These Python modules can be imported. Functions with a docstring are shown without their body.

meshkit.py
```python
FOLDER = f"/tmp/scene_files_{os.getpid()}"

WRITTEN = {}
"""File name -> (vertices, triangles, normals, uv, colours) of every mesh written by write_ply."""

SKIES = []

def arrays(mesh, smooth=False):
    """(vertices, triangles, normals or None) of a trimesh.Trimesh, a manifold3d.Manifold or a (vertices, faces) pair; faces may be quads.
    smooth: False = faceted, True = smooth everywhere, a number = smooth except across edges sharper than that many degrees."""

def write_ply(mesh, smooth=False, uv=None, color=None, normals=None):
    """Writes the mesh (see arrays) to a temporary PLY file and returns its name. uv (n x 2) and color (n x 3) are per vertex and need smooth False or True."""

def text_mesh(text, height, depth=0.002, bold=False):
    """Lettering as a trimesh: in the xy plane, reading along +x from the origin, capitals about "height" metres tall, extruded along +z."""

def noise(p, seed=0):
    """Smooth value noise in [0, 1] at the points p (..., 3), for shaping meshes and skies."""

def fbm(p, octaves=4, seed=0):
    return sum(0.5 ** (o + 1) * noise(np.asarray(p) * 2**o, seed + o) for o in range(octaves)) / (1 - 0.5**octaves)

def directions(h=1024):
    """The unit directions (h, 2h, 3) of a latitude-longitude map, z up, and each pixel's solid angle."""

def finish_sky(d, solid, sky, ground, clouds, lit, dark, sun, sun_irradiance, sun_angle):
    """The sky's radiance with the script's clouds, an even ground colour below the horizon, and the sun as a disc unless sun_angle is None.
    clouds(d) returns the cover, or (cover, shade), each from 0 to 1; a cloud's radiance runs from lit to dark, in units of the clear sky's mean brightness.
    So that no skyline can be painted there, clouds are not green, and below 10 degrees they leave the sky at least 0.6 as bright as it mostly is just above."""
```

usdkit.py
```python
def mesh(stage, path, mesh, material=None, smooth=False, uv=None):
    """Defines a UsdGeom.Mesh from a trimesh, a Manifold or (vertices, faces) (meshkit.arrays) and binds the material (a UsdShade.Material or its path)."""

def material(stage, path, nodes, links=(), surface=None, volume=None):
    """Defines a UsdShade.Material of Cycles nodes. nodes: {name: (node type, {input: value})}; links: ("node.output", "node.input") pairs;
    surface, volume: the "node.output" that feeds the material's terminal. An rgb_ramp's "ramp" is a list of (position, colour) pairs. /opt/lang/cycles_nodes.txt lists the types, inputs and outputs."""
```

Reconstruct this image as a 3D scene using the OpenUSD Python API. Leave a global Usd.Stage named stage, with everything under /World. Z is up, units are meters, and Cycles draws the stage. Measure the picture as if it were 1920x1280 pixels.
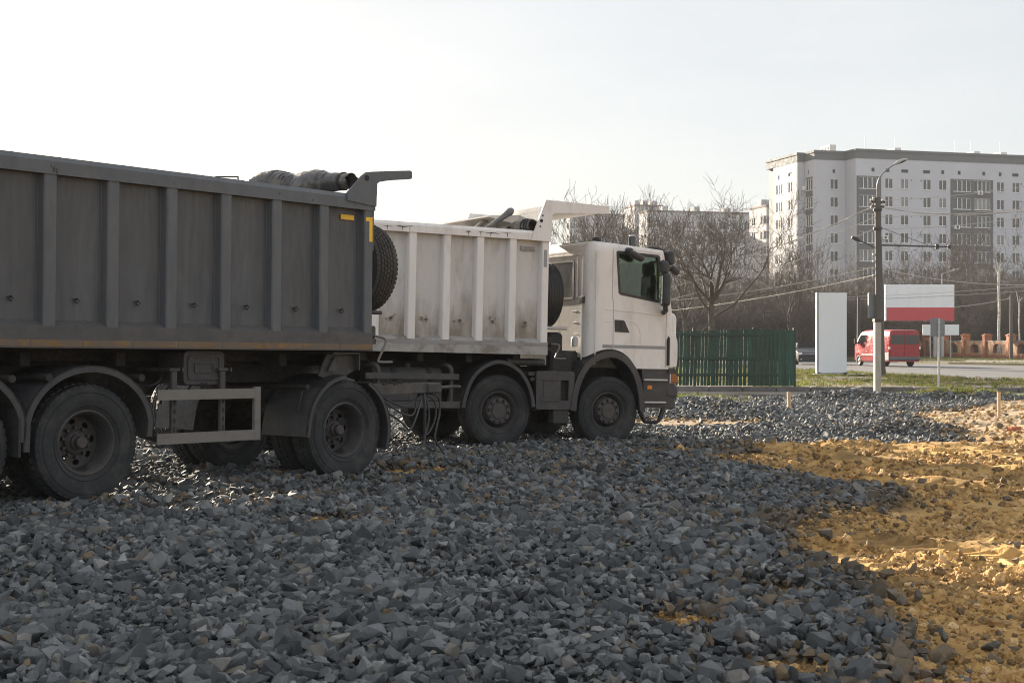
import math, random
import numpy as np, trimesh, usdkit, meshkit
from shapely.geometry import Polygon, box as sbox
from pxr import Usd, UsdGeom, UsdLux, UsdShade, Gf, Sdf, Vt

stage = Usd.Stage.CreateInMemory()
UsdGeom.SetStageUpAxis(stage, 'Z')
UsdGeom.SetStageMetersPerUnit(stage, 1.0)
UsdGeom.Xform.Define(stage, '/World')
UsdGeom.Scope.Define(stage, '/World/Looks')

# ---------------------------------------------------------------- camera, sky, sun, exposure
EYE, FPX, HOR = 1.54, 2667.0, 641.7          # eye height; focal length and horizon in pixels of the 1920 x 1280 photograph
cam = UsdGeom.Camera.Define(stage, '/World/camera')
cam.CreateHorizontalApertureAttr(36.0)
cam.CreateFocalLengthAttr(50.0)
cam.CreateFStopAttr(9.0)
cam.CreateFocusDistanceAttr(17.0)
cam.CreateClippingRangeAttr(Gf.Vec2f(0.1, 5000))
cam.AddTranslateOp().Set(Gf.Vec3d(0, 0, EYE))
cam.AddRotateXOp().Set(90.0)
cam.CreateExposureAttr(2.9)

SUN_AZ, SUN_EL = math.radians(-30.0), math.radians(16.5)      # measured from +Y (the view) towards +X
sun_dir = np.array([math.sin(SUN_AZ) * math.cos(SUN_EL), math.cos(SUN_AZ) * math.cos(SUN_EL), math.sin(SUN_EL)])
SKY_STRENGTH, SUN_INTENSITY = 0.05, 0.72
usdkit.material(stage, '/World/Looks/sky_material', {
    'tc': ('texture_coordinate', {}),
    'sky': ('sky_texture', {'sky_type': 'single_scattering', 'sun_disc': False, 'sun_elevation': SUN_EL, 'sun_rotation': SUN_AZ,
                            'air_density': 1.0, 'aerosol_density': 1.1, 'ozone_density': 1.0}),
    'map': ('mapping', {'scale': (1.0, 1.0, 3.5)}),
    'n': ('noise_texture', {'scale': 2.2, 'detail': 5.0, 'roughness': 0.55}),
    'veil': ('rgb_ramp', {'ramp': [(0.36, (1.66, 1.69, 1.73)), (0.50, (1.83, 1.85, 1.87)), (0.64, (1.98, 1.98, 1.97))]}),
    'mix': ('mix_color', {'fac': 0.905, 'use_clamp': False}),
    'bg': ('background_shader', {'strength': SKY_STRENGTH}),
}, [('tc.generated', 'map.vector'), ('map.vector', 'n.vector'), ('n.fac', 'veil.fac'), ('sky.color', 'mix.a'), ('veil.color', 'mix.b'),
    ('mix.result', 'bg.color')], surface='bg.background')
dome = UsdLux.DomeLight.Define(stage, '/World/sky')
UsdShade.MaterialBindingAPI.Apply(dome.GetPrim()).Bind(UsdShade.Material.Get(stage, '/World/Looks/sky_material'))
dome.GetPrim().SetCustomDataByKey('kind', 'structure')
dome.GetPrim().SetCustomDataByKey('label', 'pale overcast sky with a thin bright veil of cloud')
dome.GetPrim().SetCustomDataByKey('category', 'sky')
sun = UsdLux.DistantLight.Define(stage, '/World/sun')
sun.CreateNormalizeAttr(True)
sun.CreateIntensityAttr(SUN_INTENSITY)
sun.CreateAngleAttr(0.6)
sun.CreateColorAttr(Gf.Vec3f(1.0, 0.86, 0.68))
zc = Gf.Vec3d(*map(float, sun_dir))                              # local +z points towards the sun
xc = Gf.Cross(Gf.Vec3d(0, 0, 1), zc).GetNormalized()
yc = Gf.Cross(zc, xc)
sun.AddTransformOp().Set(Gf.Matrix4d(*xc, 0, *yc, 0, *zc, 0, 0, 0, 0, 1))

# ---------------------------------------------------------------- helpers: names, things, parts
USED = {}
def numbered(parent, name):
    k = USED.get((parent, name), 0)
    USED[(parent, name)] = k + 1
    return name if k == 0 else f'{name}_{k:03d}'
def ppath(p):
    return '/World' if p is None else str((p.GetPrim() if hasattr(p, 'GetPrim') else p).GetPath())
def tag(o, label=None, cat=None, group=None, kind=None):
    o = o.GetPrim() if hasattr(o, 'GetPrim') else o
    for k, v in (('label', label), ('category', cat), ('group', group), ('kind', kind)):
        if v:
            o.SetCustomDataByKey(k, v)
    return o
def place(x, loc, rz=0.0, ry=0.0, s=None):
    x = UsdGeom.Xformable(x)
    x.ClearXformOpOrder()
    x.AddTranslateOp().Set(Gf.Vec3d(*map(float, loc)))
    x.AddRotateZOp().Set(math.degrees(rz))
    if ry:
        x.AddRotateYOp().Set(math.degrees(ry))
    if s is not None:
        x.AddScaleOp().Set(Gf.Vec3f(*([s] * 3 if np.ndim(s) == 0 else s)))
def thing(name, label, cat, loc=(0, 0, 0), rz=0.0, ry=0.0, group=None, s=None):
    x = UsdGeom.Xform.Define(stage, '/World/' + numbered('/World', name))
    place(x, loc, rz, ry, s)
    return tag(x, label, cat, group)
def obj(name, mesh, m, parent=None, smooth=False, label=None, kind=None):
    p = ppath(parent)
    if isinstance(mesh, MB):
        mesh = mesh.get()
    o = usdkit.mesh(stage, f'{p}/{numbered(p, name)}', mesh, MAT[m], smooth=smooth)
    tag(o, label=label, kind=kind)
    if parent is None and kind == 'structure' and label is None:
        pass
    return o.GetPrim()
def dup(root, label, loc, rz=0.0, s=None, ry=0.0):
    was = root.GetCustomData()
    base = root.GetName()
    base = base[:-4] if base[-4:-3] == '_' and base[-3:].isdigit() else base
    x = UsdGeom.Xform.Define(stage, '/World/' + numbered('/World', base))
    x.GetPrim().GetReferences().AddInternalReference(root.GetPath())
    place(x, loc, rz, ry, s)
    x.GetPrim().SetInstanceable(True)
    return tag(x, label, was['category'], was.get('group'))

def at(px, py, z=0.0):
    """ground point (height z) that the photograph shows at pixel px, py"""
    d = FPX * (EYE - z) / (py - HOR)
    return np.array([(px - 960) / FPX * d, d, z])
def atd(px, py, d):
    return np.array([(px - 960) / FPX * d, d, EYE + (HOR - py) / FPX * d])

# ---------------------------------------------------------------- helpers: shapes
def tri(v, f):
    return trimesh.Trimesh(np.asarray(v, float), np.asarray(f, int), process=False)
def rbox(c, s, b=0.0):
    """box of size s about c, its edges chamfered by b"""
    c, s = np.asarray(c, float), np.asarray(s, float)
    if b <= 0:
        m = trimesh.creation.box(s)
        m.apply_translation(c)
        return m
    b = min(b, 0.45 * s.min())
    h = s / 2
    pts = []
    for sx in (-1, 1):
        for sy in (-1, 1):
            for sz in (-1, 1):
                pts += [(sx * (h[0] - b), sy * (h[1] - b), sz * h[2]), (sx * (h[0] - b), sy * h[1], sz * (h[2] - b)), (sx * h[0], sy * (h[1] - b), sz * (h[2] - b))]
    m = trimesh.Trimesh(pts, process=False).convex_hull
    m.apply_translation(c)
    return m
def span(x0, x1, y0, y1, z0, z1, b=0.0):
    return rbox(((x0 + x1) / 2, (y0 + y1) / 2, (z0 + z1) / 2), (abs(x1 - x0), abs(y1 - y0), abs(z1 - z0)), b)
def poly(p):
    g = p if hasattr(p, 'geom_type') else Polygon(p)
    return g if g.is_valid else g.buffer(0)
def _ext(p, h):
    g = poly(p)
    gs = list(getattr(g, 'geoms', [g]))
    return trimesh.util.concatenate([trimesh.creation.extrude_polygon(q, h, engine='earcut') for q in gs])
def prism_xz(p, y0, y1):
    m = _ext(p, abs(y1 - y0)); v = m.vertices
    return tri(np.c_[v[:, 0], min(y0, y1) + v[:, 2], v[:, 1]], m.faces[:, ::-1])
def prism_yz(p, x0, x1):
    m = _ext(p, abs(x1 - x0)); v = m.vertices
    return tri(np.c_[min(x0, x1) + v[:, 2], v[:, 0], v[:, 1]], m.faces)
def prism_xy(p, z0, z1):
    m = _ext(p, abs(z1 - z0)); v = m.vertices
    return tri(np.c_[v[:, 0], v[:, 1], min(z0, z1) + v[:, 2]], m.faces)
def rrect(x0, x1, y0, y1, r, n=4):
    return sbox(x0 + r, y0 + r, x1 - r, y1 - r).buffer(r, quad_segs=n)
def tube(pts, r, n=8, cap=True):
    p = np.asarray(pts, float)
    r = np.broadcast_to(np.asarray(r, float), (len(p),))
    t = np.gradient(p, axis=0)
    t /= np.linalg.norm(t, axis=1, keepdims=True) + 1e-12
    a = np.zeros_like(p)
    u = np.array([0, 0, 1.0]) if abs(t[0, 2]) < 0.9 else np.array([1.0, 0, 0])
    for i in range(len(p)):
        u = u - t[i] * (u @ t[i])
        u /= np.linalg.norm(u) + 1e-12
        a[i] = u
    b = np.cross(t, a)
    ang = np.arange(n) * 2 * np.pi / n
    v = (p[:, None] + r[:, None, None] * (np.cos(ang)[None, :, None] * a[:, None] + np.sin(ang)[None, :, None] * b[:, None])).reshape(-1, 3)
    f = []
    for i in range(len(p) - 1):
        for j in range(n):
            k = (j + 1) % n
            f += [(i * n + j, i * n + k, (i + 1) * n + k), (i * n + j, (i + 1) * n + k, (i + 1) * n + j)]
    if cap:
        v = np.vstack([v, p[0], p[-1]])
        m = len(p) * n
        for j in range(n):
            k = (j + 1) % n
            f += [(m, k, j), (m + 1, (len(p) - 1) * n + j, (len(p) - 1) * n + k)]
    return tri(v, f)
def smooth_path(pts, n=8):
    """Catmull-Rom through the points"""
    p = np.asarray(pts, float)
    q = np.vstack([2 * p[0] - p[1], p, 2 * p[-1] - p[-2]])
    out = []
    for i in range(1, len(q) - 2):
        for t in np.linspace(0, 1, n, endpoint=False):
            out.append(0.5 * (2 * q[i] + (q[i + 1] - q[i - 1]) * t + (2 * q[i - 1] - 5 * q[i] + 4 * q[i + 1] - q[i + 2]) * t * t + (3 * q[i] - q[i - 1] - 3 * q[i + 1] + q[i + 2]) * t ** 3))
    return np.array(out + [p[-1]])
def revolve_y(profile, n=48, y0=0.0):
    """profile: (r, y) pairs; a ring about the y axis; closed into itself when the first point is repeated at the end"""
    pr = np.asarray(profile, float)
    ang = np.arange(n) * 2 * np.pi / n
    v = np.stack([pr[:, None, 0] * np.cos(ang), np.broadcast_to(pr[:, None, 1] + y0, (len(pr), n)), pr[:, None, 0] * np.sin(ang)], -1).reshape(-1, 3)
    f = []
    for i in range(len(pr) - 1):
        for j in range(n):
            k = (j + 1) % n
            f += [(i * n + j, (i + 1) * n + k, i * n + k), (i * n + j, (i + 1) * n + j, (i + 1) * n + k)]
    return tri(v, f)
def arch(path, th, y0, y1):
    """a curved sheet th thick following path (x, z), from y0 to y1"""
    p = np.asarray(path, float)
    t = np.gradient(p, axis=0)
    t /= np.linalg.norm(t, axis=1, keepdims=True)
    nrm = np.c_[t[:, 1], -t[:, 0]]
    return prism_xz(np.vstack([p, (p + nrm * th)[::-1]]), y0, y1)
def arc(cx, cz, rx, rz, a0, a1, n=24):
    a = np.radians(np.linspace(a0, a1, n))
    return np.c_[cx + rx * np.cos(a), cz + rz * np.sin(a)]
class MB:
    def __init__(self, *ms):
        self.m = list(ms)
    def __iadd__(self, o):
        self.m += list(o) if isinstance(o, (list, tuple)) else [o]
        return self
    def copy(self):
        return self.get().copy()
    def get(self):
        return trimesh.util.concatenate(self.m) if len(self.m) > 1 else self.m[0]
def moved(m, t=(0, 0, 0), rz=0.0, rx=0.0, ry=0.0):
    m = m.copy()
    T = trimesh.transformations
    for a, ax in ((rx, (1, 0, 0)), (ry, (0, 1, 0)), (rz, (0, 0, 1))):
        if a:
            m.apply_transform(T.rotation_matrix(a, ax))
    m.apply_translation(t)
    return m

# ---------------------------------------------------------------- materials
MAT = {}
def M(name, base, rough=0.6, metal=0.0, var=0.25, scale=4.0, dirt=None, dirt_amt=0.5, dirt_scale=2.5, low=None, bump=0.0, bscale=60.0, spec=0.5, rnd=0.0, stretch=None, coat=0.0, soft=0.16, dmax=0.85):
    """paint, metal, plastic, stone...: a base colour that varies with noise, blotches of dirt (more of it below the height low = (z0, z1)), fine relief"""
    nodes = {
        'tc': ('texture_coordinate', {}),
        'map': ('mapping', {'scale': stretch or (1, 1, 1)}),
        'n1': ('noise_texture', {'scale': scale, 'detail': 5.0, 'roughness': 0.6}),
        'r1': ('rgb_ramp', {'ramp': [(0.25, tuple(c * (1 - var) for c in base)), (0.75, tuple(c * (1 + var) for c in base))]}),
        'p': ('principled_bsdf', {'metallic': metal, 'roughness': rough, 'specular_ior_level': spec, 'coat_weight': coat}),
        'n2': ('noise_texture', {'scale': scale * 7.3, 'detail': 4.0}),
        'rr': ('map_range', {'from_min': 0.3, 'from_max': 0.7, 'to_min': max(0.02, rough - 0.12), 'to_max': min(1.0, rough + 0.12), 'clamp': True}),
    }
    links = [('tc.object', 'map.vector'), ('map.vector', 'n1.vector'), ('map.vector', 'n2.vector'), ('n1.fac', 'r1.fac'), ('n2.fac', 'rr.value'), ('rr.result', 'p.roughness')]
    col = 'r1.color'
    if dirt is not None:
        nodes['n3'] = ('noise_texture', {'scale': dirt_scale, 'detail': 8.0, 'roughness': 0.68})
        nodes['thr'] = ('map_range', {'from_min': 0.62 - 0.3 * dirt_amt, 'from_max': 0.62 - 0.3 * dirt_amt + soft, 'to_min': 0.0, 'to_max': dmax, 'clamp': True})
        nodes['dm'] = ('mix_color', {'b': dirt})
        links += [('map.vector', 'n3.vector'), ('n3.fac', 'thr.value'), (col, 'dm.a')]
        if low:
            nodes['xyz'] = ('separate_xyz', {})
            nodes['lz'] = ('map_range', {'from_min': low[1], 'from_max': low[0], 'to_min': 0.0, 'to_max': 0.36, 'clamp': True})
            nodes['add'] = ('math', {'math_type': 'add'})
            links += [('tc.object', 'xyz.vector'), ('xyz.z', 'lz.value'), ('n3.fac', 'add.value1'), ('lz.result', 'add.value2')]
            links[[i for i, l in enumerate(links) if l == ('n3.fac', 'thr.value')][0]] = ('add.value', 'thr.value')
        links += [('thr.result', 'dm.fac')]
        col = 'dm.result'
    if rnd:
        nodes['oi'] = ('object_info', {})
        nodes['rv'] = ('map_range', {'to_min': 1 - rnd, 'to_max': 1 + rnd})
        nodes['hsv'] = ('hsv', {})
        links += [('oi.random', 'rv.value'), ('rv.result', 'hsv.value'), (col, 'hsv.color')]
        col = 'hsv.color'
    links.append((col, 'p.base_color'))
    if bump:
        nodes['nb'] = ('noise_texture', {'scale': bscale, 'detail': 5.0})
        nodes['b'] = ('bump', {'strength': min(1.0, bump), 'distance': 0.01})
        links += [('map.vector', 'nb.vector'), ('nb.fac', 'b.height'), ('b.normal', 'p.normal')]
    MAT[name] = usdkit.material(stage, f'/World/Looks/{name}', nodes, links, surface='p.BSDF')
    return MAT[name]
def glass(name, tint, refl=1.5, rough=0.02):
    MAT[name] = usdkit.material(stage, f'/World/Looks/{name}', {
        't': ('transparent_bsdf', {'color': tint}), 'g': ('glossy_bsdf', {'color': (0.9, 0.9, 0.9), 'roughness': rough}),
        'f': ('fresnel', {'IOR': refl}), 'm': ('mix_closure', {})},
        [('f.fac', 'm.fac'), ('t.BSDF', 'm.closure1'), ('g.BSDF', 'm.closure2')], surface='m.closure')

DUST = (0.20, 0.165, 0.12)
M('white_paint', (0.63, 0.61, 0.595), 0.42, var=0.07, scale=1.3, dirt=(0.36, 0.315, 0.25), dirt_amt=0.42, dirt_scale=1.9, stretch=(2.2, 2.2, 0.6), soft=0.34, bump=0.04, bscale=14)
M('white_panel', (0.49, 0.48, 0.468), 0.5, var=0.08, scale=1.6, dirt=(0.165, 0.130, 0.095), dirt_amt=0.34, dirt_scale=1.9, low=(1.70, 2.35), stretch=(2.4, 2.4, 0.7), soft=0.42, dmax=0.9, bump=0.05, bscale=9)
M('white_ledge', (0.33, 0.325, 0.32), 0.5, var=0.2, scale=3, dirt=(0.13, 0.115, 0.095), dirt_amt=0.6, dirt_scale=3)
M('grey_tape', (0.23, 0.235, 0.24), 0.55, var=0.15, dirt=(0.16, 0.14, 0.12), dirt_amt=0.4)
M('grey_paint', (0.061, 0.069, 0.079), 0.40, var=0.12, scale=1.5, dirt=(0.094, 0.096, 0.099), dirt_amt=0.42, dirt_scale=2.0, stretch=(1.8, 1.8, 0.5), soft=0.26, bump=0.05, bscale=12)
M('grey_panel', (0.045, 0.049, 0.055), 0.40, var=0.18, scale=1.1, dirt=(0.076, 0.085, 0.093), dirt_amt=0.45, dirt_scale=1.6, stretch=(2.2, 2.2, 0.4), soft=0.30, bump=0.06, bscale=7)
M('grey_sill', (0.050, 0.049, 0.051), 0.55, var=0.15, scale=2, dirt=(0.080, 0.075, 0.070), dirt_amt=0.5, soft=0.3)
M('orange_tape', (0.16, 0.085, 0.022), 0.5, var=0.4, scale=3, dirt=(0.085, 0.07, 0.055), dirt_amt=0.85, dirt_scale=5)
M('yellow_film', (0.72, 0.42, 0.012), 0.45, var=0.05, dirt=(0.35, 0.25, 0.06), dirt_amt=0.2, dirt_scale=9)
M('rubber', (0.018, 0.020, 0.022), 0.72, var=0.25, scale=6, dirt=(0.050, 0.048, 0.045), dirt_amt=0.45, dirt_scale=4.5, soft=0.22, bump=0.25, bscale=45, spec=0.35)
M('rubber_new', (0.012, 0.0125, 0.014), 0.5, var=0.2, scale=6, bump=0.1, bscale=40, spec=0.4)
M('rubber_dusty', (0.042, 0.040, 0.039), 0.8, var=0.25, scale=6, dirt=(0.075, 0.066, 0.056), dirt_amt=0.5, dirt_scale=5, bump=0.2, bscale=45, spec=0.3)
M('rim_paint', (0.036, 0.035, 0.036), 0.55, var=0.25, scale=5, dirt=(0.055, 0.049, 0.043), dirt_amt=0.5, dirt_scale=5)
M('hub_paint', (0.050, 0.044, 0.043), 0.55, var=0.2, scale=6, dirt=(0.035, 0.03, 0.026), dirt_amt=0.5, dirt_scale=6)
M('black_plastic', (0.017, 0.018, 0.020), 0.5, var=0.2, dirt=(0.04, 0.038, 0.036), dirt_amt=0.35, dirt_scale=3, soft=0.3, bump=0.05)
M('fender_plastic', (0.027, 0.028, 0.031), 0.55, var=0.15, dirt=(0.060, 0.056, 0.052), dirt_amt=0.42, dirt_scale=2.5, soft=0.3)
M('dark_plastic_box', (0.034, 0.033, 0.035), 0.6, var=0.15, dirt=(0.07, 0.063, 0.057), dirt_amt=0.45, dirt_scale=3, soft=0.3)
M('chassis', (0.011, 0.0107, 0.0105), 0.75, var=0.3, dirt=(0.028, 0.024, 0.020), dirt_amt=0.4, dirt_scale=4, soft=0.3, bump=0.1)
M('steel_dirty', (0.047, 0.046, 0.046), 0.55, 0.3, var=0.2, dirt=(0.085, 0.075, 0.065), dirt_amt=0.55, dirt_scale=4, soft=0.3)
M('aluminium', (0.16, 0.153, 0.145), 0.5, 0.4, var=0.2, scale=5, dirt=(0.10, 0.09, 0.08), dirt_amt=0.55, dirt_scale=5, stretch=(0.6, 1, 2), soft=0.3)
M('pale_metal', (0.42, 0.41, 0.40), 0.45, 0.3, var=0.15)
M('tarp', (0.045, 0.045, 0.047), 0.33, var=0.4, scale=6, dirt=(0.15, 0.135, 0.11), dirt_amt=0.5, dirt_scale=5, bump=0.5, bscale=16)
M('tarp_dusty', (0.15, 0.135, 0.115), 0.55, var=0.4, scale=5, dirt=(0.30, 0.26, 0.20), dirt_amt=0.5, dirt_scale=5, bump=0.5, bscale=18)
M('amber_lens', (0.55, 0.16, 0.02), 0.25, var=0.1, spec=0.6)
M('red_lens', (0.45, 0.02, 0.015), 0.2, var=0.1, spec=0.6)
M('clear_lens', (0.72, 0.72, 0.72), 0.12, var=0.05, spec=0.7)
M('hi_vis', (0.45, 0.70, 0.02), 0.8, var=0.1)
M('seat_cloth', (0.05, 0.05, 0.055), 0.9, var=0.2)
M('black_recess', (0.008, 0.008, 0.008), 0.8, var=0.1)
glass('cab_glass', (0.86, 0.97, 0.87))
glass('car_glass', (0.05, 0.06, 0.06), 1.25)
M('dark_glass', (0.018, 0.022, 0.024), 0.08, var=0.1, spec=0.7)
M('grey_board', (0.74, 0.765, 0.80), 0.5, var=0.02, scale=0.5)
M('white_board', (0.76, 0.78, 0.80), 0.5, var=0.04, scale=0.8)
M('red_board', (0.50, 0.055, 0.062), 0.5, var=0.06, scale=0.8)
M('board_edge', (0.72, 0.66, 0.56), 0.5, var=0.06)
M('sign_back', (0.16, 0.175, 0.19), 0.5, 0.2, var=0.12)
M('galvanised', (0.36, 0.36, 0.36), 0.45, 0.4, var=0.15)
M('fence_paint', (0.005, 0.040, 0.025), 0.5, var=0.55, scale=2.3, dirt=(0.006, 0.022, 0.016), dirt_amt=0.55, dirt_scale=1.6, rnd=0.35, bump=0.3, bscale=30, stretch=(4, 4, 0.6))
M('fence_rail', (0.007, 0.03, 0.02), 0.6, var=0.3)
M('raw_wood', (0.46, 0.33, 0.20), 0.75, var=0.25, scale=6, stretch=(6, 6, 0.7), bump=0.2)
M('concrete', (0.30, 0.285, 0.26), 0.85, var=0.2, scale=4, dirt=(0.14, 0.125, 0.105), dirt_amt=0.5, dirt_scale=2.5, bump=0.3, bscale=40, rnd=0.12)
M('kerb_concrete', (0.135, 0.125, 0.12), 0.9, var=0.25, scale=3, dirt=(0.07, 0.062, 0.055), dirt_amt=0.5, dirt_scale=2, bump=0.4, bscale=40, rnd=0.15)
M('post_concrete', (0.35, 0.315, 0.26), 0.8, var=0.2, scale=5, dirt=(0.22, 0.19, 0.15), dirt_amt=0.4, dirt_scale=3, soft=0.3, stretch=(3, 3, 0.6), bump=0.3)
M('pole_dark', (0.080, 0.072, 0.064), 0.8, var=0.25, scale=5, stretch=(5, 5, 0.5), bump=0.3)
M('asphalt', (0.088, 0.093, 0.104), 0.85, var=0.16, scale=0.35, dirt=(0.13, 0.128, 0.125), dirt_amt=0.3, dirt_scale=0.25, soft=0.3, bump=0.2, bscale=60, spec=0.3)
M('pavement_dusty', (0.27, 0.25, 0.225), 0.9, var=0.15, scale=0.7, dirt=(0.17, 0.14, 0.105), dirt_amt=0.4, dirt_scale=0.5, bump=0.2)
M('wire', (0.40, 0.385, 0.36), 0.45, 0.4, var=0.05)
M('bark', (0.080, 0.066, 0.053), 0.85, var=0.35, scale=7, stretch=(3, 3, 0.8), bump=0.4, bscale=30)
M('twig', (0.082, 0.064, 0.051), 0.8, var=0.3, scale=1.2)
M('birch_bark', (0.55, 0.52, 0.47), 0.8, var=0.15, scale=3, dirt=(0.05, 0.045, 0.04), dirt_amt=0.4, dirt_scale=4, stretch=(1, 1, 2.5))
M('shrub_twig', (0.070, 0.055, 0.045), 0.9, var=0.35, scale=0.8, rnd=0.3)
M('brick_wall', (0.46, 0.29, 0.17), 0.85, var=0.18, scale=3, dirt=(0.34, 0.20, 0.12), dirt_amt=0.5, dirt_scale=1.5, bump=0.3)
M('brick_red', (0.36, 0.125, 0.055), 0.85, var=0.22, scale=4, dirt=(0.25, 0.09, 0.045), dirt_amt=0.4, dirt_scale=3, bump=0.3)
M('iron', (0.03, 0.028, 0.026), 0.6, var=0.2)
M('plaster_light', (0.455, 0.472, 0.520), 0.9, var=0.05, scale=0.25, dirt=(0.395, 0.41, 0.44), dirt_amt=0.4, dirt_scale=0.12, soft=0.3)
M('plaster_dark', (0.088, 0.095, 0.104), 0.85, var=0.05, scale=0.3)
M('parapet_grey', (0.095, 0.107, 0.122), 0.8, var=0.06, scale=0.3)
M('parapet_cap', (0.26, 0.255, 0.25), 0.6, var=0.05)
M('panel_old', (0.43, 0.43, 0.445), 0.9, var=0.08, scale=0.2, dirt=(0.37, 0.365, 0.365), dirt_amt=0.4, dirt_scale=0.15, soft=0.3)  # paled and greyed: distance haze put into the colour of the far blocks
M('panel_brown', (0.20, 0.17, 0.155), 0.9, var=0.1)
M('pvc', (0.74, 0.74, 0.74), 0.4, var=0.03)
M('pane', (0.040, 0.046, 0.053), 0.12, var=0.5, scale=0.25, spec=0.5)
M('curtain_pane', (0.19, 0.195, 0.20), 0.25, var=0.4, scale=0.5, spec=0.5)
M('window_hole', (0.02, 0.02, 0.022), 0.7, var=0.2)
M('roof_white', (0.62, 0.60, 0.57), 0.8, var=0.08)
M('van_red', (0.27, 0.008, 0.017), 0.30, var=0.05, scale=0.8, spec=0.5, coat=0.3)
M('van_trim', (0.10, 0.10, 0.105), 0.6, var=0.15)
M('car_paint', (0.012, 0.015, 0.024), 0.42, var=0.1, spec=0.4, coat=0.15)
M('chrome', (0.6, 0.6, 0.6), 0.2, 0.9, var=0.05)
M('alloy', (0.40, 0.38, 0.34), 0.45, 0.4, var=0.15)
M('winter_ground', (0.105, 0.086, 0.056), 0.95, var=0.3, scale=0.4, dirt=(0.07, 0.075, 0.03), dirt_amt=0.5, dirt_scale=0.3, bump=0.3, bscale=8)
M('verge_soil', (0.085, 0.080, 0.036), 0.95, var=0.3, scale=0.8, dirt=(0.13, 0.10, 0.06), dirt_amt=0.5, dirt_scale=0.5, bump=0.4, bscale=10)
M('rust_stain', (0.27, 0.17, 0.10), 0.85, var=0.4, scale=9, dirt=(0.12, 0.08, 0.05), dirt_amt=0.5, dirt_scale=12)
M('grime', (0.045, 0.040, 0.034), 0.8, var=0.4, scale=12)
# ---------------------------------------------------------------- the ground: relief, one sheet, its colours
def sm(x, a, b):
    t = np.clip((x - a) / (b - a), 0, 1)
    return t * t * (3 - 2 * t)
def gauss(x, y, cx, cy, sx, sy, a=0.0):
    dx, dy = x - cx, y - cy
    u, v = dx * math.cos(a) + dy * math.sin(a), -dx * math.sin(a) + dy * math.cos(a)
    return np.exp(-0.5 * ((u / sx) ** 2 + (v / sy) ** 2))
def P3(x, y, s, o=0.0):
    return np.stack([x * s + o, y * s - o, np.full_like(x, 0.37 + o)], -1)
T_YAW, K_YAW = 0.6944, math.radians(61.56)
T_ORG, K_ORG = np.array([-2.721, 15.961, 0.0766]), np.array([0.920, 23.315, -0.0766])
# edge of the sand on the right: (depth, x) pairs, from the near edge of the picture to the kerb
SE = np.array([(4.0, 1.15), (6.4, 1.78), (7.35, 2.05), (8.4, 2.15), (9.4, 2.13), (10.6, 2.15), (11.3, 2.0), (12.3, 2.9), (13.7, 3.75), (15.5, 3.4), (17.5, 2.75), (19.3, 2.95),
               (21.0, 3.4), (22.2, 7.2), (24.0, 7.6), (27.0, 8.0), (30.0, 8.6), (32.0, 9.6), (34.0, 13.0), (36.0, 16.0), (60.0, 20.0)])
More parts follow.
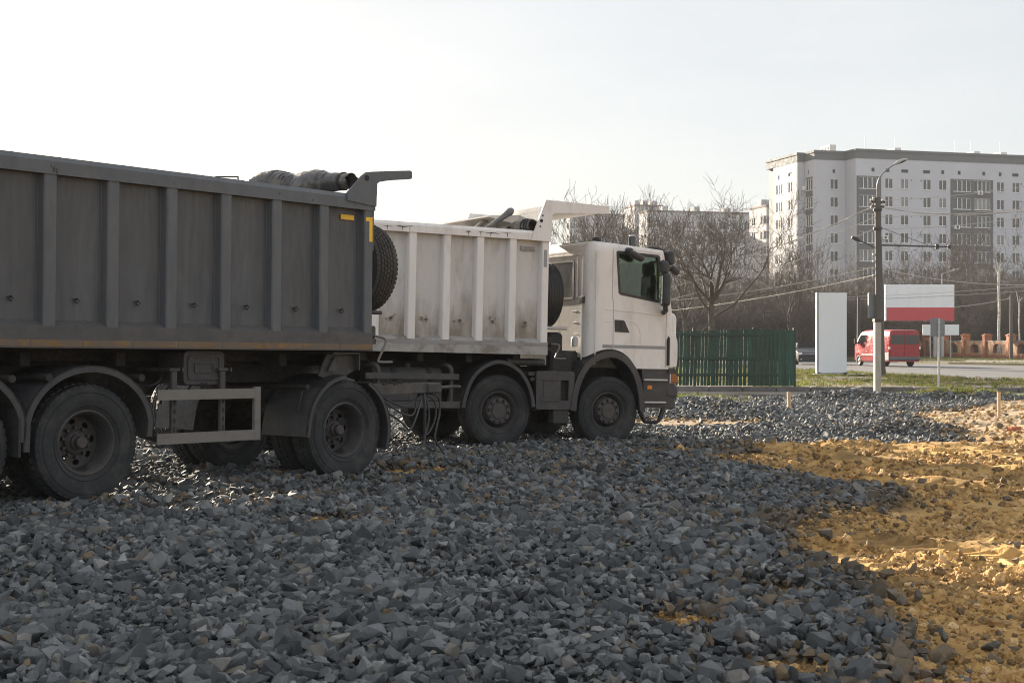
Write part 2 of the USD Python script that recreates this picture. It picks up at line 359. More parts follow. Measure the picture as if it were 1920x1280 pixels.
# bare patches inside the gravel (x, depth, half sizes, turn)
PATCH = [(-0.95, 16.6, 0.75, 0.3, 0.5), (-0.55, 15.6, 0.9, 0.22, 0.15), (-1.55, 11.6, 0.42, 0.26, 0.2), (-3.1, 12.6, 0.5, 0.2, 0.2), (-1.45, 13.3, 0.5, 0.2, 0.1), (-2.3, 13.6, 0.6, 0.2, 0.2),
         (1.95, 20.2, 1.2, 0.28, -0.2), (3.2, 27.5, 1.5, 0.9, 0.0), (-1.6, 19.4, 2.0, 0.4, 0.55), (0.9, 7.6, 0.3, 0.3, 0.4), (1.3, 6.5, 0.35, 0.35, 0.2), (1.55, 8.6, 0.3, 0.25, 0.0), (1.1, 13.6, 0.5, 0.2, 0.0), (0.75, 12.1, 0.35, 0.12, 0.3)]
MOUND = [(3.9, 31.0, 1.1, 1.3, 0.0, 0.26), (8.7, 37.2, 0.8, 0.6, 0.0, 0.22), (11.3, 37.6, 0.9, 0.6, 0.0, 0.20), (12.5, 38.2, 0.9, 0.5, 0.0, 0.16), (12.0, 33.6, 1.0, 0.7, 0.0, 0.18),
         (4.6, 19.8, 1.6, 0.35, -0.25, 0.10), (5.6, 20.7, 2.3, 0.35, 0.05, 0.16), (6.6, 24.6, 1.0, 0.5, 0.2, 0.16), (2.6, 18.0, 0.9, 0.4, 0.1, 0.08)]
def sand_mask(x, y):
    """1 on bare sand, 0 where crushed stone covers it"""
    edge = np.interp(y, SE[:, 0], SE[:, 1])
    w = 0.05 * y * (meshkit.fbm(P3(x, y, 0.8), 3, 5) - 0.5) * 2.2
    m = sm(x - edge + w, -0.42, 0.30)
    n = meshkit.fbm(P3(x, y, 2.6, 3.0), 3, 9)
    for cx, cy, a, b, t in PATCH:
        m = np.maximum(m, 0.85 * sm(gauss(x, y, cx, cy, a, b, t) + 0.9 * (n - 0.5), 0.42, 0.85))
    rim = sm(y, 25.5, 26.5) * (1 - sm(y, 27, 29)) * sm(x, 5.0, 6.0) * 0
    return np.clip(m + rim, 0, 1)
TRACKS = ((2.05, 11.3, 5.6, 7.6, 0.28, 0.055), (2.9, 17.2, 6.6, 12.9, 0.3, 0.05), (3.3, 19.2, 7.8, 15.2, 0.3, 0.05), (3.6, 21.0, 9.0, 17.6, 0.35, 0.05))
def track_mask(x, y):
    m = np.zeros_like(x)
    for (x0, y0, x1, y1, wd, amp) in TRACKS:
        L = math.hypot(x1 - x0, y1 - y0)
        du, dv = (x1 - x0) / L, (y1 - y0) / L
        a, b = (x - x0) * du + (y - y0) * dv, -(x - x0) * dv + (y - y0) * du
        m = np.maximum(m, sm(a, 0, 0.4) * (1 - sm(a, L - 0.8, L)) * (1 - sm(np.abs(b), wd * 0.85, wd * 1.15)))
    return m
def height(x, y, fine=True):
    x, y = np.asarray(x, float), np.asarray(y, float)
    fade = 1 - 0.75 * sm(y, 36, 41)
    z = 0.06 * (1 - sm(y, 15.5, 20.5)) - 0.07 * sm(y, 17.5, 21.5) * (1 - sm(y, 25, 30))
    z = z + fade * (0.13 * (meshkit.fbm(P3(x, y, 0.45, 7.0), 3, 1) - 0.5) * sm(np.abs(y - 8.5), -6, 6))
    z = z + fade * 0.07 * (meshkit.fbm(P3(x, y, 1.25, 3.0), 2, 12) - 0.5)
    z = z + 0.06 * gauss(x, y, -0.6, 10.2, 2.2, 0.6, 0.1) - 0.03 * gauss(x, y, -0.5, 8.4, 2.0, 0.7, 0.1)
    # wheel ruts along the lorry and the trailer
    c, s = math.sin(T_YAW), math.cos(T_YAW)
    v = (x - T_ORG[0]) * s - (y - T_ORG[1]) * c
    u = (x - T_ORG[0]) * c + (y - T_ORG[1]) * s
    z = z - 0.05 * np.exp(-((v - 1.08) / 0.35) ** 2) * sm(u, 0.2, 1.2) * (1 - sm(u, 3.0, 4.5))
    for cx, cy, a, b, t, hh in MOUND:
        z = z + hh * gauss(x, y, cx, cy, a, b, t)
    if fine:
        m = sand_mask(x, y)
        n1 = meshkit.fbm(P3(x, y, 3.0, 1.0), 4, 21) - 0.5
        n2 = np.abs(meshkit.fbm(P3(x, y, 9.0, 2.0), 4, 33) - 0.5)
        z = z - 0.045 * m * sm(y, 0, 1) * (1 - sm(y, 18, 24)) + m * (1 - 0.85 * track_mask(x, y)) * (0.12 * n1 + 0.24 * (n2 - 0.1) * sm(meshkit.fbm(P3(x, y, 1.1, 4.0), 2, 4), 0.36, 0.52)) * fade
        # tyre prints pressed into the sand
        for (x0, y0, x1, y1, wd, amp) in TRACKS:
            L = math.hypot(x1 - x0, y1 - y0)
            du, dv = (x1 - x0) / L, (y1 - y0) / L
            a, b = (x - x0) * du + (y - y0) * dv, -(x - x0) * dv + (y - y0) * du
            on = sm(a, 0, 0.5) * (1 - sm(a, L - 0.5, L)) * (1 - sm(np.abs(b), wd * 0.8, wd)) * m
            lug = 0.5 + 0.5 * np.tanh(3 * np.sin(2 * np.pi * (a - 0.9 * np.abs(b)) / 0.16))
            z = z + on * amp * (lug - 0.95) + amp * 0.9 * m * np.exp(-((np.abs(b) - wd * 1.2) / 0.07) ** 2) * sm(a, 0, 0.5) * (1 - sm(a, L - 0.5, L))
    return z
def grid_mesh(us, ys):
    n, k = len(ys), len(us)
    f = np.arange(n * k).reshape(n, k)
    return np.vstack([np.c_[f[:-1, :-1].ravel(), f[:-1, 1:].ravel(), f[1:, 1:].ravel()], np.c_[f[:-1, :-1].ravel(), f[1:, 1:].ravel(), f[1:, :-1].ravel()]])
ys = np.concatenate([np.geomspace(4.0, 41.0, 760)])
us = np.linspace(-0.50, 0.56, 720)
Y = np.repeat(ys[:, None], len(us), 1)
X = us[None, :] * (Y + 1.5)
GZ = height(X, Y)
edge_fade = sm(np.abs(us[None, :] - 0.03), 0.53, 0.50)
near = np.stack([X, Y, GZ * sm(41.0 - Y, 0, 1.0)], -1).reshape(-1, 3)
gf = grid_mesh(us, ys)

# the soil: ochre sand, damper and browner in places, pale dust farther off, painted near-black gap shade under the gravel
usdkit.material(stage, '/World/Looks/soil', {
    'g': ('geometry', {}), 'n1': ('noise_texture', {'scale': 0.55, 'detail': 6.0, 'roughness': 0.6}), 'n2': ('noise_texture', {'scale': 9.0, 'detail': 6.0, 'roughness': 0.7}),
    'n3': ('noise_texture', {'scale': 70.0, 'detail': 3.0}),
    'r1': ('rgb_ramp', {'ramp': [(0.30, (0.13, 0.083, 0.040)), (0.43, (0.30, 0.186, 0.073)), (0.56, (0.49, 0.297, 0.105)), (0.74, (0.56, 0.395, 0.205))]}),
    'r2': ('rgb_ramp', {'ramp': [(0.25, (0.72, 0.70, 0.68)), (0.5, (1.0, 1.0, 1.0)), (0.8, (1.18, 1.16, 1.12))]}),
    'mul': ('mix_color', {'blend_type': 'multiply', 'fac': 1.0, 'use_clamp': False}),
    'sep': ('separate_xyz', {}), 'far': ('map_range', {'from_min': 22.0, 'from_max': 27.0, 'clamp': True}),
    'dust': ('mix_color', {'b': (0.34, 0.275, 0.20)}), 'dk': ('math', {'math_type': 'multiply', 'value2': 0.75}),
    'cov': ('attribute', {'attribute': 'stony'}), 'gap_shade': ('mix_color', {'b': (0.018, 0.017, 0.016)}),
    'b': ('bump', {'strength': 0.45, 'distance': 0.010}), 'bn': ('math', {'math_type': 'add'}),
    'p': ('principled_bsdf', {'roughness': 0.95, 'specular_ior_level': 0.2})},
    [('g.position', 'n1.vector'), ('g.position', 'n2.vector'), ('g.position', 'n3.vector'), ('n1.fac', 'r1.fac'), ('n2.fac', 'r2.fac'), ('r1.color', 'mul.a'), ('r2.color', 'mul.b'),
     ('g.position', 'sep.vector'), ('sep.y', 'far.value'), ('far.result', 'dk.value1'), ('mul.result', 'dust.a'), ('dk.value', 'dust.fac'),
     ('dust.result', 'gap_shade.a'), ('cov.fac', 'gap_shade.fac'), ('gap_shade.result', 'p.base_color'),
     ('n2.fac', 'bn.value1'), ('n3.fac', 'bn.value2'), ('bn.value', 'b.height'), ('b.normal', 'p.normal')], surface='p.BSDF')
MAT['soil'] = UsdShade.Material.Get(stage, '/World/Looks/soil')
# one sheet: the near ground finely meshed, then coarse strips out to the horizon
def ring_quads():
    v, f = [], []
    def quad(a, b, c, d):
        k = len(v); v.extend([a, b, c, d]); f.extend([(k, k + 1, k + 2), (k, k + 2, k + 3)])
    B = 2500.0
    # right and left of the fine part, following its slanted sides, then before and behind it
    for y0, y1 in zip(ys[:-1:8], list(ys[8::8]) + [ys[-1]]):
        for u, e in ((us[0], -B), (us[-1], B)):
            a, b = u * (y0 + 1.5), u * (y1 + 1.5)
            i0, i1 = np.searchsorted(ys, y0), min(np.searchsorted(ys, y1), len(ys) - 1)
            col = 0 if e < 0 else -1
            za, zb = near.reshape(len(ys), len(us), 3)[i0, col, 2], near.reshape(len(ys), len(us), 3)[i1, col, 2]
            q = [(a, y0, za), (e, y0, 0), (e, y1, 0), (b, y1, zb)]
            quad(*(q if e > 0 else q[::-1]))
    quad((-B, -B, 0), (B, -B, 0), (B, ys[0], 0), (-B, ys[0], 0))
    quad((-B, ys[-1], 0), (B, ys[-1], 0), (B, B, 0), (-B, B, 0))
    return np.array(v, float), np.array(f)
rv, rf = ring_quads()
gv, gff = np.vstack([near, rv]), np.vstack([gf, rf + len(near)])
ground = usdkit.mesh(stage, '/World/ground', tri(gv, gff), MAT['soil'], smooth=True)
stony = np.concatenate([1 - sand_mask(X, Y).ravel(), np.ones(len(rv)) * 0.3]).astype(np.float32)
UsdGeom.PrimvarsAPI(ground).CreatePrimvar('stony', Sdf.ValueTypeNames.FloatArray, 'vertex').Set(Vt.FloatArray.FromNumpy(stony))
tag(ground, 'ochre sand and trampled soil of the building site', 'ground', kind='structure')

# ---------------------------------------------------------------- crushed stone and clods lying on it
rng = np.random.default_rng(11)
def hull_stone(r, flat, pts=13):
    p = r.normal(size=(pts, 3))
    p /= np.linalg.norm(p, axis=1, keepdims=True) ** 0.7
    p *= np.array([1.0, 0.72, flat]) * r.uniform(0.8, 1.15, 3)
    m = trimesh.Trimesh(p, process=False).convex_hull
    m.apply_translation(-m.centroid)
    m.apply_scale(1.0 / max(m.extents))
    m = m.subdivide()                              # broken faces: slightly hollow, chipped at the edges
    n = meshkit.fbm(m.vertices * 3.2 + r.uniform(0, 50, 3), 3, int(r.integers(99))) - 0.5
    c = meshkit.noise(m.vertices * 6.0 + r.uniform(0, 50, 3), int(r.integers(99))) - 0.5
    m.vertices *= (1 + 0.14 * n + 0.05 * c)[:, None]
    return m
def lump(r, sub=2, rough=0.45):
    m = trimesh.creation.icosphere(sub, 0.5)
    n = meshkit.fbm(m.vertices * 3.1 + r.uniform(0, 50, 3), 4, int(r.integers(99))) - 0.5
    m.vertices *= (1 + rough * 2.4 * n)[:, None] * np.array([1, 0.85, 0.65])
    return m
def stone_material(name, stops, bumpd=0.006):
    MAT[name] = usdkit.material(stage, f'/World/Looks/{name}', {
        'oi': ('object_info', {}), 'tc': ('texture_coordinate', {}), 'n': ('noise_texture', {'scale': 3.5, 'detail': 6.0, 'roughness': 0.65}),
        'r': ('rgb_ramp', {'ramp': stops}), 'r2': ('rgb_ramp', {'ramp': [(0.3, (0.84, 0.84, 0.84)), (0.5, (1, 1, 1)), (0.72, (1.20, 1.19, 1.16))]}),
        'm': ('mix_color', {'blend_type': 'multiply', 'fac': 1.0, 'use_clamp': False}), 'b': ('bump', {'strength': 0.3, 'distance': bumpd}),
        'p': ('principled_bsdf', {'roughness': 0.78, 'specular_ior_level': 0.34})},
        [('oi.random', 'r.fac'), ('tc.object', 'n.vector'), ('n.fac', 'r2.fac'), ('r.color', 'm.a'), ('r2.color', 'm.b'), ('m.result', 'p.base_color'), ('n.fac', 'b.height'), ('b.normal', 'p.normal')], surface='p.BSDF')
stone_material('stone_grey', [(0.0, (0.034, 0.037, 0.040)), (0.3, (0.062, 0.067, 0.071)), (0.6, (0.096, 0.103, 0.108)), (0.90, (0.158, 0.167, 0.172)), (0.97, (0.125, 0.112, 0.092)), (1.0, (0.24, 0.24, 0.235))])
stone_material('stone_soiled', [(0.0, (0.062, 0.055, 0.046)), (0.4, (0.105, 0.084, 0.060)), (0.75, (0.165, 0.118, 0.070)), (1.0, (0.11, 0.11, 0.11))])
stone_material('clod_soil', [(0.0, (0.14, 0.089, 0.042)), (0.4, (0.29, 0.178, 0.070)), (0.8, (0.47, 0.285, 0.102)), (1.0, (0.54, 0.38, 0.20))])
def instancer(name, protos, pos, idx, quat, scale, label, cat):
    pi = UsdGeom.PointInstancer.Define(stage, '/World/' + name)
    for k, (m, mt) in enumerate(protos):
        o = usdkit.mesh(stage, f'/World/{name}/piece_{k:03d}' if k else f'/World/{name}/piece', m, MAT[mt], smooth=False)
        pi.CreatePrototypesRel().AddTarget(o.GetPath())
    pi.CreatePositionsAttr(Vt.Vec3fArray.FromNumpy(np.ascontiguousarray(pos, np.float32)))
    pi.CreateProtoIndicesAttr(Vt.IntArray.FromNumpy(np.ascontiguousarray(idx, np.int32)))
    q = np.asarray(quat, np.float32)
    pi.CreateOrientationsAttr(Vt.QuathArray([Gf.Quath(float(a[0]), float(a[1]), float(a[2]), float(a[3])) for a in q]))
    pi.CreateScalesAttr(Vt.Vec3fArray.FromNumpy(np.ascontiguousarray(scale, np.float32)))
    return tag(pi, label, cat, kind='stuff')
def quats(n, tilt):
    """a turn about z, then a tilt about a random level axis"""
    a, b, t = rng.uniform(0, 2 * np.pi, n), rng.uniform(0, 2 * np.pi, n), rng.normal(0, tilt, n)
    qz = np.stack([np.cos(a / 2), 0 * a, 0 * a, np.sin(a / 2)], 1)
    qt = np.stack([np.cos(t / 2), np.cos(b) * np.sin(t / 2), np.sin(b) * np.sin(t / 2), 0 * t], 1)
    w1, x1, y1, z1 = qt.T
    w2, x2, y2, z2 = qz.T
    return np.stack([w1 * w2 - x1 * x2 - y1 * y2 - z1 * z2, w1 * x2 + x1 * w2 + y1 * z2 - z1 * y2, w1 * y2 - x1 * z2 + y1 * w2 + z1 * x2, w1 * z2 + x1 * y2 - y1 * x2 + z1 * w2], 1)
def scatter(y0, y1, spacing, ulo=-0.47, uhi=0.47):
    ny = int((y1 - y0) / spacing)
    out = []
    for i in range(ny):
        y = y0 + (i + 0.5) * spacing
        n = int((uhi - ulo) * (y + 1.2) / spacing)
        x = (ulo + (np.arange(n) + rng.uniform(0, 1, n)) / n * (uhi - ulo)) * (y + 1.2)
        out.append(np.c_[x, y + rng.uniform(-0.6, 0.6, n) * spacing])
    return np.vstack(out)
GREY = [(hull_stone(rng, f), 'stone_grey') for f in (0.45, 0.52, 0.58, 0.62, 0.72, 0.5, 0.38, 0.66, 0.54, 0.44, 0.6, 0.36, 0.76, 0.5)]
SOILED = [(hull_stone(rng, f), 'stone_soiled') for f in (0.5, 0.6, 0.7, 0.55, 0.45)]
pts, siz = [], []
lay = []
for y0, y1, sp, s0, sd, up in ((5.0, 14.0, 0.036, 0.046, 0.30, 0), (5.0, 14.0, 0.052, 0.069, 0.28, 1), (14.0, 26.0, 0.056, 0.056, 0.30, 0), (14.0, 26.0, 0.070, 0.072, 0.28, 1), (26.0, 40.6, 0.080, 0.080, 0.30, 0)):
    p = scatter(y0, y1, sp)
    pts.append(p)
    siz.append(s0 * np.exp(rng.normal(0, sd, len(p))))
    lay.append(np.full(len(p), up))
pts, siz, lay = np.vstack(pts), np.concatenate(siz), np.concatenate(lay)
big_n = meshkit.fbm(P3(pts[:, 0], pts[:, 1], 1.6, 5.0), 3, 61)
siz = np.clip(siz * (0.72 + 0.56 * sm(big_n, 0.3, 0.7)), 0.022, 0.15)
sandy = sand_mask(pts[:, 0], pts[:, 1])
keep = rng.uniform(size=len(pts)) < np.where(sandy > 0.5, 0.008 + 0.2 * (1 - sandy), 1.0 - 0.6 * sandy)
# the strip of dusty track beyond the sand on the right stays bare
keep &= ~((pts[:, 1] > 31) & (pts[:, 0] > np.interp(pts[:, 1], [31, 36, 41], [10.5, 14.0, 12.5])) & (rng.uniform(size=len(pts)) > 0.15))
keep &= ~((pts[:, 1] > 37.6) & (rng.uniform(size=len(pts)) < sm(pts[:, 1], 38.0, 39.6)))
pts, siz, sandy, lay = pts[keep], siz[keep], sandy[keep], lay[keep]
gz = height(pts[:, 0], pts[:, 1])
soil_n = meshkit.fbm(P3(pts[:, 0], pts[:, 1], 0.7, 8.0), 3, 77)
edge_d = np.interp(pts[:, 1], SE[:, 0], SE[:, 1]) - pts[:, 0]
p_soil = 0.012 + 0.55 * np.exp(-np.maximum(edge_d, 0) / 0.35) + 0.5 * sm(sandy, 0.05, 0.4) + 0.20 * sm(soil_n, 0.54, 0.66) + 0.10 * sm(pts[:, 1], 10, 14) * (1 - sm(pts[:, 1], 21, 24))
soiled = rng.uniform(size=len(pts)) < p_soil
idx = np.where(soiled, len(GREY) + rng.integers(0, len(SOILED), len(pts)), rng.integers(0, len(GREY), len(pts)))
lift = siz * rng.uniform(0.0, 0.28, len(pts)) + lay * rng.uniform(0.0, 0.052, len(pts))
gravel = instancer('gravel', GREY + SOILED, np.c_[pts, gz + lift], idx, quats(len(pts), 0.9), siz[:, None] * rng.uniform(0.85, 1.2, (len(pts), 3)),
                   'crushed grey stone spread over the site around and under the lorries', 'gravel')
# clods of soil on the bare sand
CL = [(lump(rng, 2, r), 'clod_soil') for r in (0.7, 0.8, 0.95, 0.75, 0.85)]
pts, siz = [], []
for y0, y1, sp, s0 in ((5.0, 12.0, 0.040, 0.022), (12.0, 22.0, 0.062, 0.038), (22.0, 38.0, 0.20, 0.065)):
    p = scatter(y0, y1, sp, -0.42, 0.47)
    pts.append(p)
    siz.append(s0 * np.exp(rng.normal(0, 0.55, len(p))))
pts, siz = np.vstack(pts), np.concatenate(siz)
m = sand_mask(pts[:, 0], pts[:, 1])
clump = meshkit.fbm(P3(pts[:, 0], pts[:, 1], 1.1, 4.0), 2, 4)
keep = (m > 0.3) & (rng.uniform(size=len(pts)) < (0.08 + 0.60 * sm(clump, 0.40, 0.54) + 0.35 * (1 - sm(pts[:, 1], 7.6, 8.6))) * (1 - 0.9 * track_mask(pts[:, 0], pts[:, 1])))
pts, siz = pts[keep], np.clip(siz[keep], 0.012, 0.10)
gz = height(pts[:, 0], pts[:, 1])
instancer('soil_clods', CL, np.c_[pts, gz + siz * 0.12], rng.integers(0, len(CL), len(pts)), quats(len(pts), 1.0), siz[:, None] * rng.uniform(0.8, 1.2, (len(pts), 3)),
          'crumbled clods of ochre soil lying on the churned sand', 'soil')
# ---------------------------------------------------------------- wheels
def tyre_mesh(R, w, rb=0.288, n=56):
    h = w / 2
    prof = [(rb, -h * 0.72), (rb + 0.02, -h * 0.86), (rb + 0.07, -h * 0.97), (R * 0.78, -h), (R * 0.90, -h * 0.97), (R * 0.955, -h * 0.90), (R * 0.985, -h * 0.80), (R * 0.992, -h * 0.4),
            (R * 0.992, h * 0.4), (R * 0.985, h * 0.80), (R * 0.955, h * 0.90), (R * 0.90, h * 0.97), (R * 0.78, h), (rb + 0.07, h * 0.97), (rb + 0.02, h * 0.86), (rb, h * 0.72), (rb, -h * 0.72)]
    m = revolve_y(prof, n)
    rings = [revolve_y([(r - 0.004, s * (y + 0.001)), (r, s * (y + 0.006)), (r + 0.004, s * (y + 0.001)), (r - 0.004, s * (y + 0.001))], n) for s in (-1, 1) for r, y in ((rb + 0.05, h * 0.935), (R * 0.86, h * 0.985))]
    return trimesh.util.concatenate([m] + rings)
def tread_blocks(R, w, rows=5, count=54, gap=0.22, depth=0.016, stagger=True):
    h = w / 2 * 0.88
    ms = []
    bw = 2 * h / rows
    for k in range(rows):
        y0 = -h + k * bw + (0.008 if k else 0)
        y1 = -h + (k + 1) * bw - (0.008 if k < rows - 1 else 0)
        for j in range(count):
            a0 = 2 * np.pi * (j + (0.5 if (stagger and k % 2) else 0)) / count
            a1 = a0 + 2 * np.pi / count * (1 - gap)
            ra, rb_ = R * 0.985, R * 0.985 + depth
            oy = 0.006 if (k in (0, rows - 1)) else 0.0
            v = []
            for r, e in ((ra, 0.0), (rb_, 0.003)):
                for a in (a0, a1):
                    aa = a + (0.012 if a == a0 else -0.012) * (1 if e else 0)
                    for y in (y0 + e - (oy if k == 0 else 0), y1 - e + (oy if k == rows - 1 else 0)):
                        rr = r - (0.016 if ((k == 0 and y < 0) or (k == rows - 1 and y > 0)) and rows > 1 else 0)
                        v.append((rr * math.cos(aa), y, rr * math.sin(aa)))
            f = [(4, 6, 7), (4, 7, 5), (0, 4, 5), (0, 5, 1), (2, 3, 7), (2, 7, 6), (0, 2, 6), (0, 6, 4), (1, 5, 7), (1, 7, 3)]
            ms.append(tri(v, f))
    return trimesh.util.concatenate(ms)
def rib_tread(R, w, ribs=5, n=64):
    h = w / 2 * 0.86
    ms = []
    bw = 2 * h / ribs
    for k in range(ribs):
        y0, y1 = -h + k * bw + 0.007, -h + (k + 1) * bw - 0.007
        ms.append(revolve_y([(R * 0.985, y0), (R, y0 + 0.003), (R, y1 - 0.003), (R * 0.985, y1), (R * 0.985, y0)], n))
    return trimesh.util.concatenate(ms)
def disc_with_holes(R, r0, holes, hr, hd, th, n=40):
    from shapely.geometry import Point
    g = Point(0, 0).buffer(R, quad_segs=n // 4)
    if r0:
        g = g.difference(Point(0, 0).buffer(r0, quad_segs=8))
    for j in range(holes):
        a = 2 * np.pi * (j + 0.5) / holes
        e = Point(0, 0).buffer(1, quad_segs=4)
        from shapely import affinity
        e = affinity.rotate(affinity.scale(e, hd * 0.75, hd), math.degrees(a), origin=(0, 0))
        g = g.difference(affinity.translate(e, hr * math.cos(a), hr * math.sin(a)))
    return prism_xz(g, -th / 2, th / 2)
def cyl_y(r, y0, y1, n=20, bev=0.0):
    b = min(bev, abs(y1 - y0) * 0.4)
    return revolve_y([(1e-4, y0), (r - b, y0), (r, y0 + b), (r, y1 - b), (r - b, y1), (1e-4, y1)], n)
def wheel(parent, x, y, R, w, style, side, tread='blocks', rub='rubber', name='wheel', spin=0.0):
    """style 'deep' = outer wheel of a pair, dish sunk in; 'out' = single front wheel, hub standing out; 'plain' = no rim in sight. side = -1: its outside faces -y"""
    z = R - 0.012
    def put(m):
        T = m.copy()
        T.apply_transform(trimesh.transformations.rotation_matrix(spin, (0, 1, 0)))
        if side > 0:
            T.vertices[:, 1] *= -1
            T.faces = T.faces[:, ::-1]
        T.apply_translation((x, y, z))
        return T
    wh = obj(name, put(tyre_mesh(R, w)), rub, parent, smooth=35)
    if tread == 'blocks':
        obj('tread', put(tread_blocks(R, w, 4, 46)), rub, wh)
    elif tread == 'ribs':
        obj('tread', put(rib_tread(R, w)), rub, wh, smooth=30)
    h = w / 2
    if style == 'deep':
        rim = MB(revolve_y([(0.292, -h * 0.84), (0.300, -h * 0.80), (0.292, -h * 0.72), (0.272, -h * 0.70), (0.262, -h * 0.45), (0.250, h * 0.1), (0.245, h * 0.72), (0.235, h * 0.72), (0.24, h * 0.1), (0.255, -h * 0.47), (0.268, -h * 0.74), (0.284, -h * 0.86), (0.292, -h * 0.84)], 48))
        obj('rim', put(rim), 'rim_paint', wh, smooth=35)
        dsc = disc_with_holes(0.246, 0.10, 8, 0.185, 0.034, 0.012)
        dsc.apply_translation((0, h * 0.55, 0))
        obj('wheel_disc', put(dsc), 'rim_paint', wh)
        hub = MB(cyl_y(0.112, h * 0.2, h * 0.7, 24, 0.02), cyl_y(0.056, -h * 0.45, h * 0.3, 20, 0.012), cyl_y(0.074, -h * 0.05, h * 0.3, 20, 0.01))
        obj('hub', put(hub), 'hub_paint', wh, smooth=30)
        nuts = [moved(cyl_y(0.016, h * 0.22, h * 0.55, 6), (0.135 * math.cos(a), 0, 0.135 * math.sin(a))) for a in np.arange(10) * 2 * np.pi / 10]
        obj('wheel_nuts', put(MB(*nuts).get()), 'rim_paint', wh, kind='stuff')
    elif style == 'out':
        rim = MB(revolve_y([(0.292, -h * 0.80), (0.303, -h * 0.76), (0.292, -h * 0.68), (0.270, -h * 0.62), (0.255, -h * 0.30), (0.246, -h * 0.1), (0.236, -h * 0.1), (0.246, -h * 0.32), (0.262, -h * 0.66), (0.284, -h * 0.82), (0.292, -h * 0.80)], 48))
        obj('rim', put(rim), 'rim_paint', wh, smooth=35)
        cone = MB(revolve_y([(0.24, -h * 0.16), (0.222, -h * 0.30), (0.200, -h * 0.84), (0.194, -h * 0.90), (0.138, -h * 0.92), (0.130, -h * 0.86), (0.02, -h * 0.84), (0.001, -h * 0.84)], 40))
        obj('wheel_disc', put(cone), 'hub_paint', wh, smooth=35)
        hub = MB(cyl_y(0.120, -h * 0.95, -h * 0.5, 32, 0.008))
        obj('hub_cap', put(hub), 'hub_paint', wh, smooth=30)
        nuts = [moved(cyl_y(0.0185, -h * 1.10, -h * 0.86, 6, 0.004), (0.167 * math.cos(a), 0, 0.167 * math.sin(a))) for a in np.arange(10) * 2 * np.pi / 10]
        nuts += [moved(cyl_y(0.027, -h * 0.95, -h * 0.86, 10, 0.003), (0.167 * math.cos(a), 0, 0.167 * math.sin(a))) for a in np.arange(10) * 2 * np.pi / 10]
        obj('wheel_nuts', put(MB(*nuts).get()), 'black_plastic', wh, kind='stuff')
        hol = [moved(cyl_y(0.022, -0.012, 0.0, 8), (0.213 * math.cos(a), -h * 0.34, 0.213 * math.sin(a))) for a in np.arange(10) * 2 * np.pi / 10 + 0.3]
        obj('hand_holes', put(MB(*hol).get()), 'black_recess', wh)
    else:
        obj('rim', put(MB(revolve_y([(0.292, -h * 0.8), (0.26, -h * 0.3), (0.24, h * 0.6), (0.292, h * 0.8)], 40), disc_with_holes(0.25, 0.08, 8, 0.18, 0.03, 0.012)).get()), 'rim_paint', wh, smooth=35)
    return wh
def spare(parent, x, y, z, R, w, tread, rub):
    """spare wheel standing against the front wall: its axle along x"""
    T = trimesh.transformations.rotation_matrix(math.pi / 2, (0, 0, 1))
    def put(m):
        k = m.copy(); k.apply_transform(T); k.apply_translation((x, y, z)); return k
    wh = obj('spare_wheel', put(tyre_mesh(R, w, n=72)), rub, parent, smooth=35)
    obj('tread', put(tread_blocks(R, w, 7, 58, gap=0.14, depth=0.018) if tread == 'blocks' else rib_tread(R, w, 6, 80)), rub, wh, smooth=False if tread == 'blocks' else 30)
    obj('rim', put(MB(revolve_y([(0.292, -w * 0.4), (0.26, -w * 0.15), (0.24, w * 0.3), (0.292, w * 0.4)], 40), disc_with_holes(0.25, 0.08, 8, 0.18, 0.03, 0.012)).get()), 'rim_paint', wh, smooth=35)
    return wh

